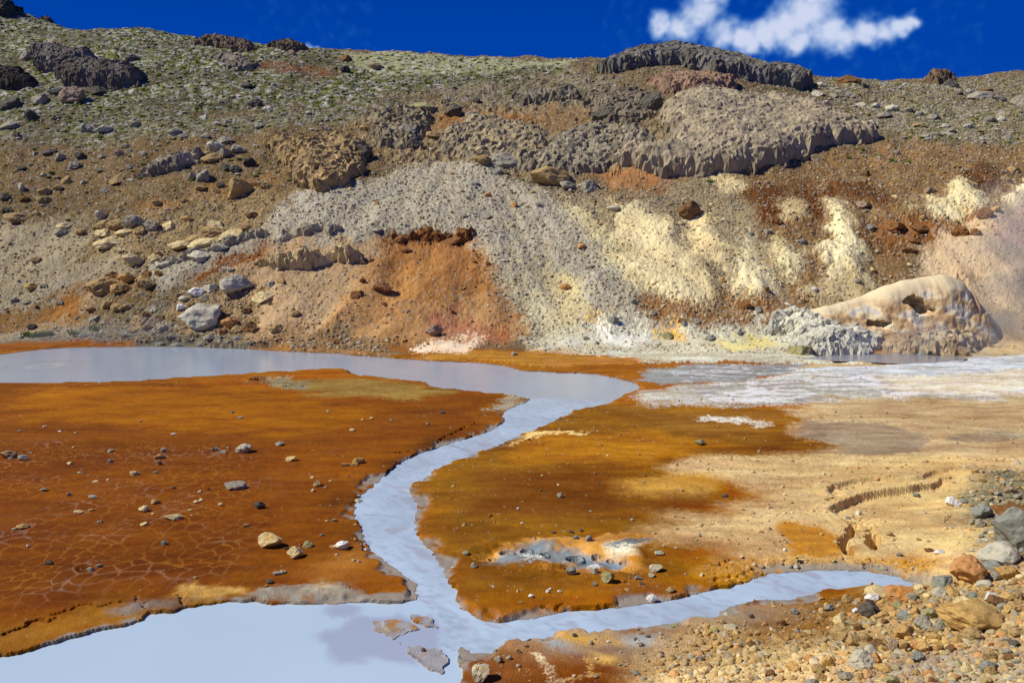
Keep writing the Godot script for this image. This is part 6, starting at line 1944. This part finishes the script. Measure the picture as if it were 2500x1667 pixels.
# ------------------------------------------------------------------ small finds on the mud
func stick(called: String, a: Vector2, b: Vector2, wide: float, thick: float, kind: String, label: String, category: String, bent := 0.0) -> void:
	var v := PackedVector3Array()
	var c := PackedColorArray()
	var idx := PackedInt32Array()
	var mid := (a + b) * 0.5
	var y := maxf(height(a.x, a.y), height(b.x, b.y))
	var along := Vector3(b.x - a.x, 0, b.y - a.y)
	var side := along.cross(Vector3.UP).normalized() * wide * 0.5
	var n := 10
	for i in n + 1:
		var t := float(i) / n
		var swell := 1.0 + bent * (2.2 * absf(t - 0.5) - 0.6) + 0.12 * n_edge.get_noise_2d(t * 4.0, a.x * 9.0)
		var p := along * (t - 0.5) + Vector3(0, 0.015 * n_edge.get_noise_2d(t * 2.0, 3.0), 0)
		for q in [-side * swell, -side * swell * 0.85 + Vector3.UP * thick, side * swell * 0.85 + Vector3.UP * thick, side * swell]:
			v.append(p + q)
			var tone := 0.85 + 0.3 * rng.randf()
			c.append(Color(tone, tone, tone))
	for i in n:
		for e in 4:
			var p0 := i * 4 + e
			var p1 := i * 4 + (e + 1) % 4
			idx.append_array([p0, p1, p0 + 4, p1, p1 + 4, p0 + 4])
	idx.append_array([0, 2, 1, 0, 3, 2, n * 4, n * 4 + 1, n * 4 + 2, n * 4, n * 4 + 2, n * 4 + 3])
	var o := commit(called, v, c, idx, rock_material(kind))
	o.position = Vector3(mid.x, y + 0.004, mid.y)
	tag(o, label, category)


func driftwood() -> void:
	stick("plank", Vector2(PLANK_A[0], PLANK_A[1]), Vector2(PLANK_A[2], PLANK_A[3]), 0.13, 0.035, "grey", "short grey plank lying flat on the rust mud above the pool rim", "plank")
	stick("lath", Vector2(PLANK_B[0], PLANK_B[1]), Vector2(PLANK_B[2], PLANK_B[3]), 0.035, 0.03, "brown", "thin brown lath beside the two cream boulders", "plank")
	stick("bone", Vector2(BONE[0], BONE[1]), Vector2(BONE[2], BONE[3]), 0.08, 0.06, "ochre", "yellowish bone-shaped stick on the rust mud by the stream", "stick", 0.6)
	var o := put_rock("crust_lump", LUMP[0], LUMP[1], 0.36, 0.6, "ochre", mottled[1], 0.3)
	tag(o, "yellowish crumbled crust lump behind the bone-shaped stick", "crust")


func puff(parent: Node, at: Vector3, size: Vector3, m: FogMaterial) -> void:
	var f := FogVolume.new()
	f.name = "steam_puff"
	f.shape = RenderingServer.FOG_VOLUME_SHAPE_ELLIPSOID
	f.size = size
	f.position = at
	f.rotation.z = rng.randf_range(-0.5, 0.5)
	f.material = m
	parent.add_child(f, true)


func steam() -> void:
	var thick := FogMaterial.new()
	thick.albedo = Color(0.97, 0.96, 0.94)
	thick.density = 0.075
	var thin := FogMaterial.new()
	thin.albedo = Color(0.96, 0.97, 1.0)
	thin.density = 0.07
	var plume := Node3D.new()
	plume.name = "steam_plume"
	plume.position = Vector3(VEIL[0], 0, VEIL[1])
	add_child(plume)
	tag(plume, "white steam plume drifting off the hot pool over the pinkish slope", "steam")
	for k in 60:
		var t := rng.randf()
		var spread := 1.0 + 2.6 * t
		var at := Vector3(maxf(-1.5 + 1.5 * t, 0.3 + 5.5 * t + rng.randfn() * spread * 0.7), 0.5 + 8.0 * t * t + absf(rng.randfn()) * spread * 0.5, -0.5 - 4.0 * t + rng.randfn() * 0.7)
		puff(plume, at, Vector3(rng.randf_range(1.6, 3.2), rng.randf_range(1.2, 2.6), rng.randf_range(1.4, 2.4)) * (0.8 + 0.6 * t), thick)
	var veil := Node3D.new()
	veil.name = "steam_veil"
	veil.position = Vector3(VEIL[4], 0, VEIL[5])
	add_child(veil)
	tag(veil, "thin steam veil hanging over the grey hot pool", "steam")
	for p in [[-6.0, 0.6, 0.0, 6.0, 1.2, 2.5], [-3.0, 0.8, 0.3, 5.0, 1.6, 2.5], [0.0, 0.8, 0.0, 5.0, 1.8, 2.5], [-1.6, 1.4, -0.5, 3.0, 2.0, 2.0]]:
		puff(veil, Vector3(p[0], p[1], p[2]), Vector3(p[3], p[4], p[5]), thin)
	var wisp := Node3D.new()
	wisp.name = "steam_wisp"
	wisp.position = Vector3(POND_STEAM[0], 0, POND_STEAM[1])
	add_child(wisp)
	tag(wisp, "faint blue steam wisp over the rubbly shore of the long pond", "steam")
	for p in [[-3.0, 0.5, 0.0, 5.0, 1.2, 2.0], [0.5, 0.7, -0.3, 5.0, 1.6, 2.0], [4.0, 0.8, -0.5, 5.0, 1.6, 2.0]]:
		puff(wisp, Vector3(p[0], p[1], p[2]), Vector3(p[3], p[4], p[5]), thin)


func blue_panel() -> void:
	var at := Vector3(BOARD[0], 0, BOARD[1])
	at.y = height(at.x, at.z)
	var sign_ := Node3D.new()
	sign_.name = "blue_board"
	sign_.position = at
	add_child(sign_)
	tag(sign_, "blue diamond board on a thin post in the steam", "board")
	var post := MeshInstance3D.new()
	post.name = "post"
	var pm := CylinderMesh.new()
	pm.top_radius = 0.035
	pm.bottom_radius = 0.045
	pm.height = 1.9
	post.mesh = pm
	post.material_override = rock_material("grey")
	post.position = Vector3(0, 0.85, 0)
	sign_.add_child(post)
	var panel := MeshInstance3D.new()
	panel.name = "panel"
	var bm := BoxMesh.new()
	bm.size = Vector3(0.5, 0.5, 0.03)
	panel.mesh = bm
	var m := StandardMaterial3D.new()
	m.albedo_color = Color(0.16, 0.3, 0.62)
	m.roughness = 0.5
	panel.material_override = m
	panel.position = Vector3(0, 1.6, 0.05)
	panel.rotation.z = PI / 4
	sign_.add_child(panel)
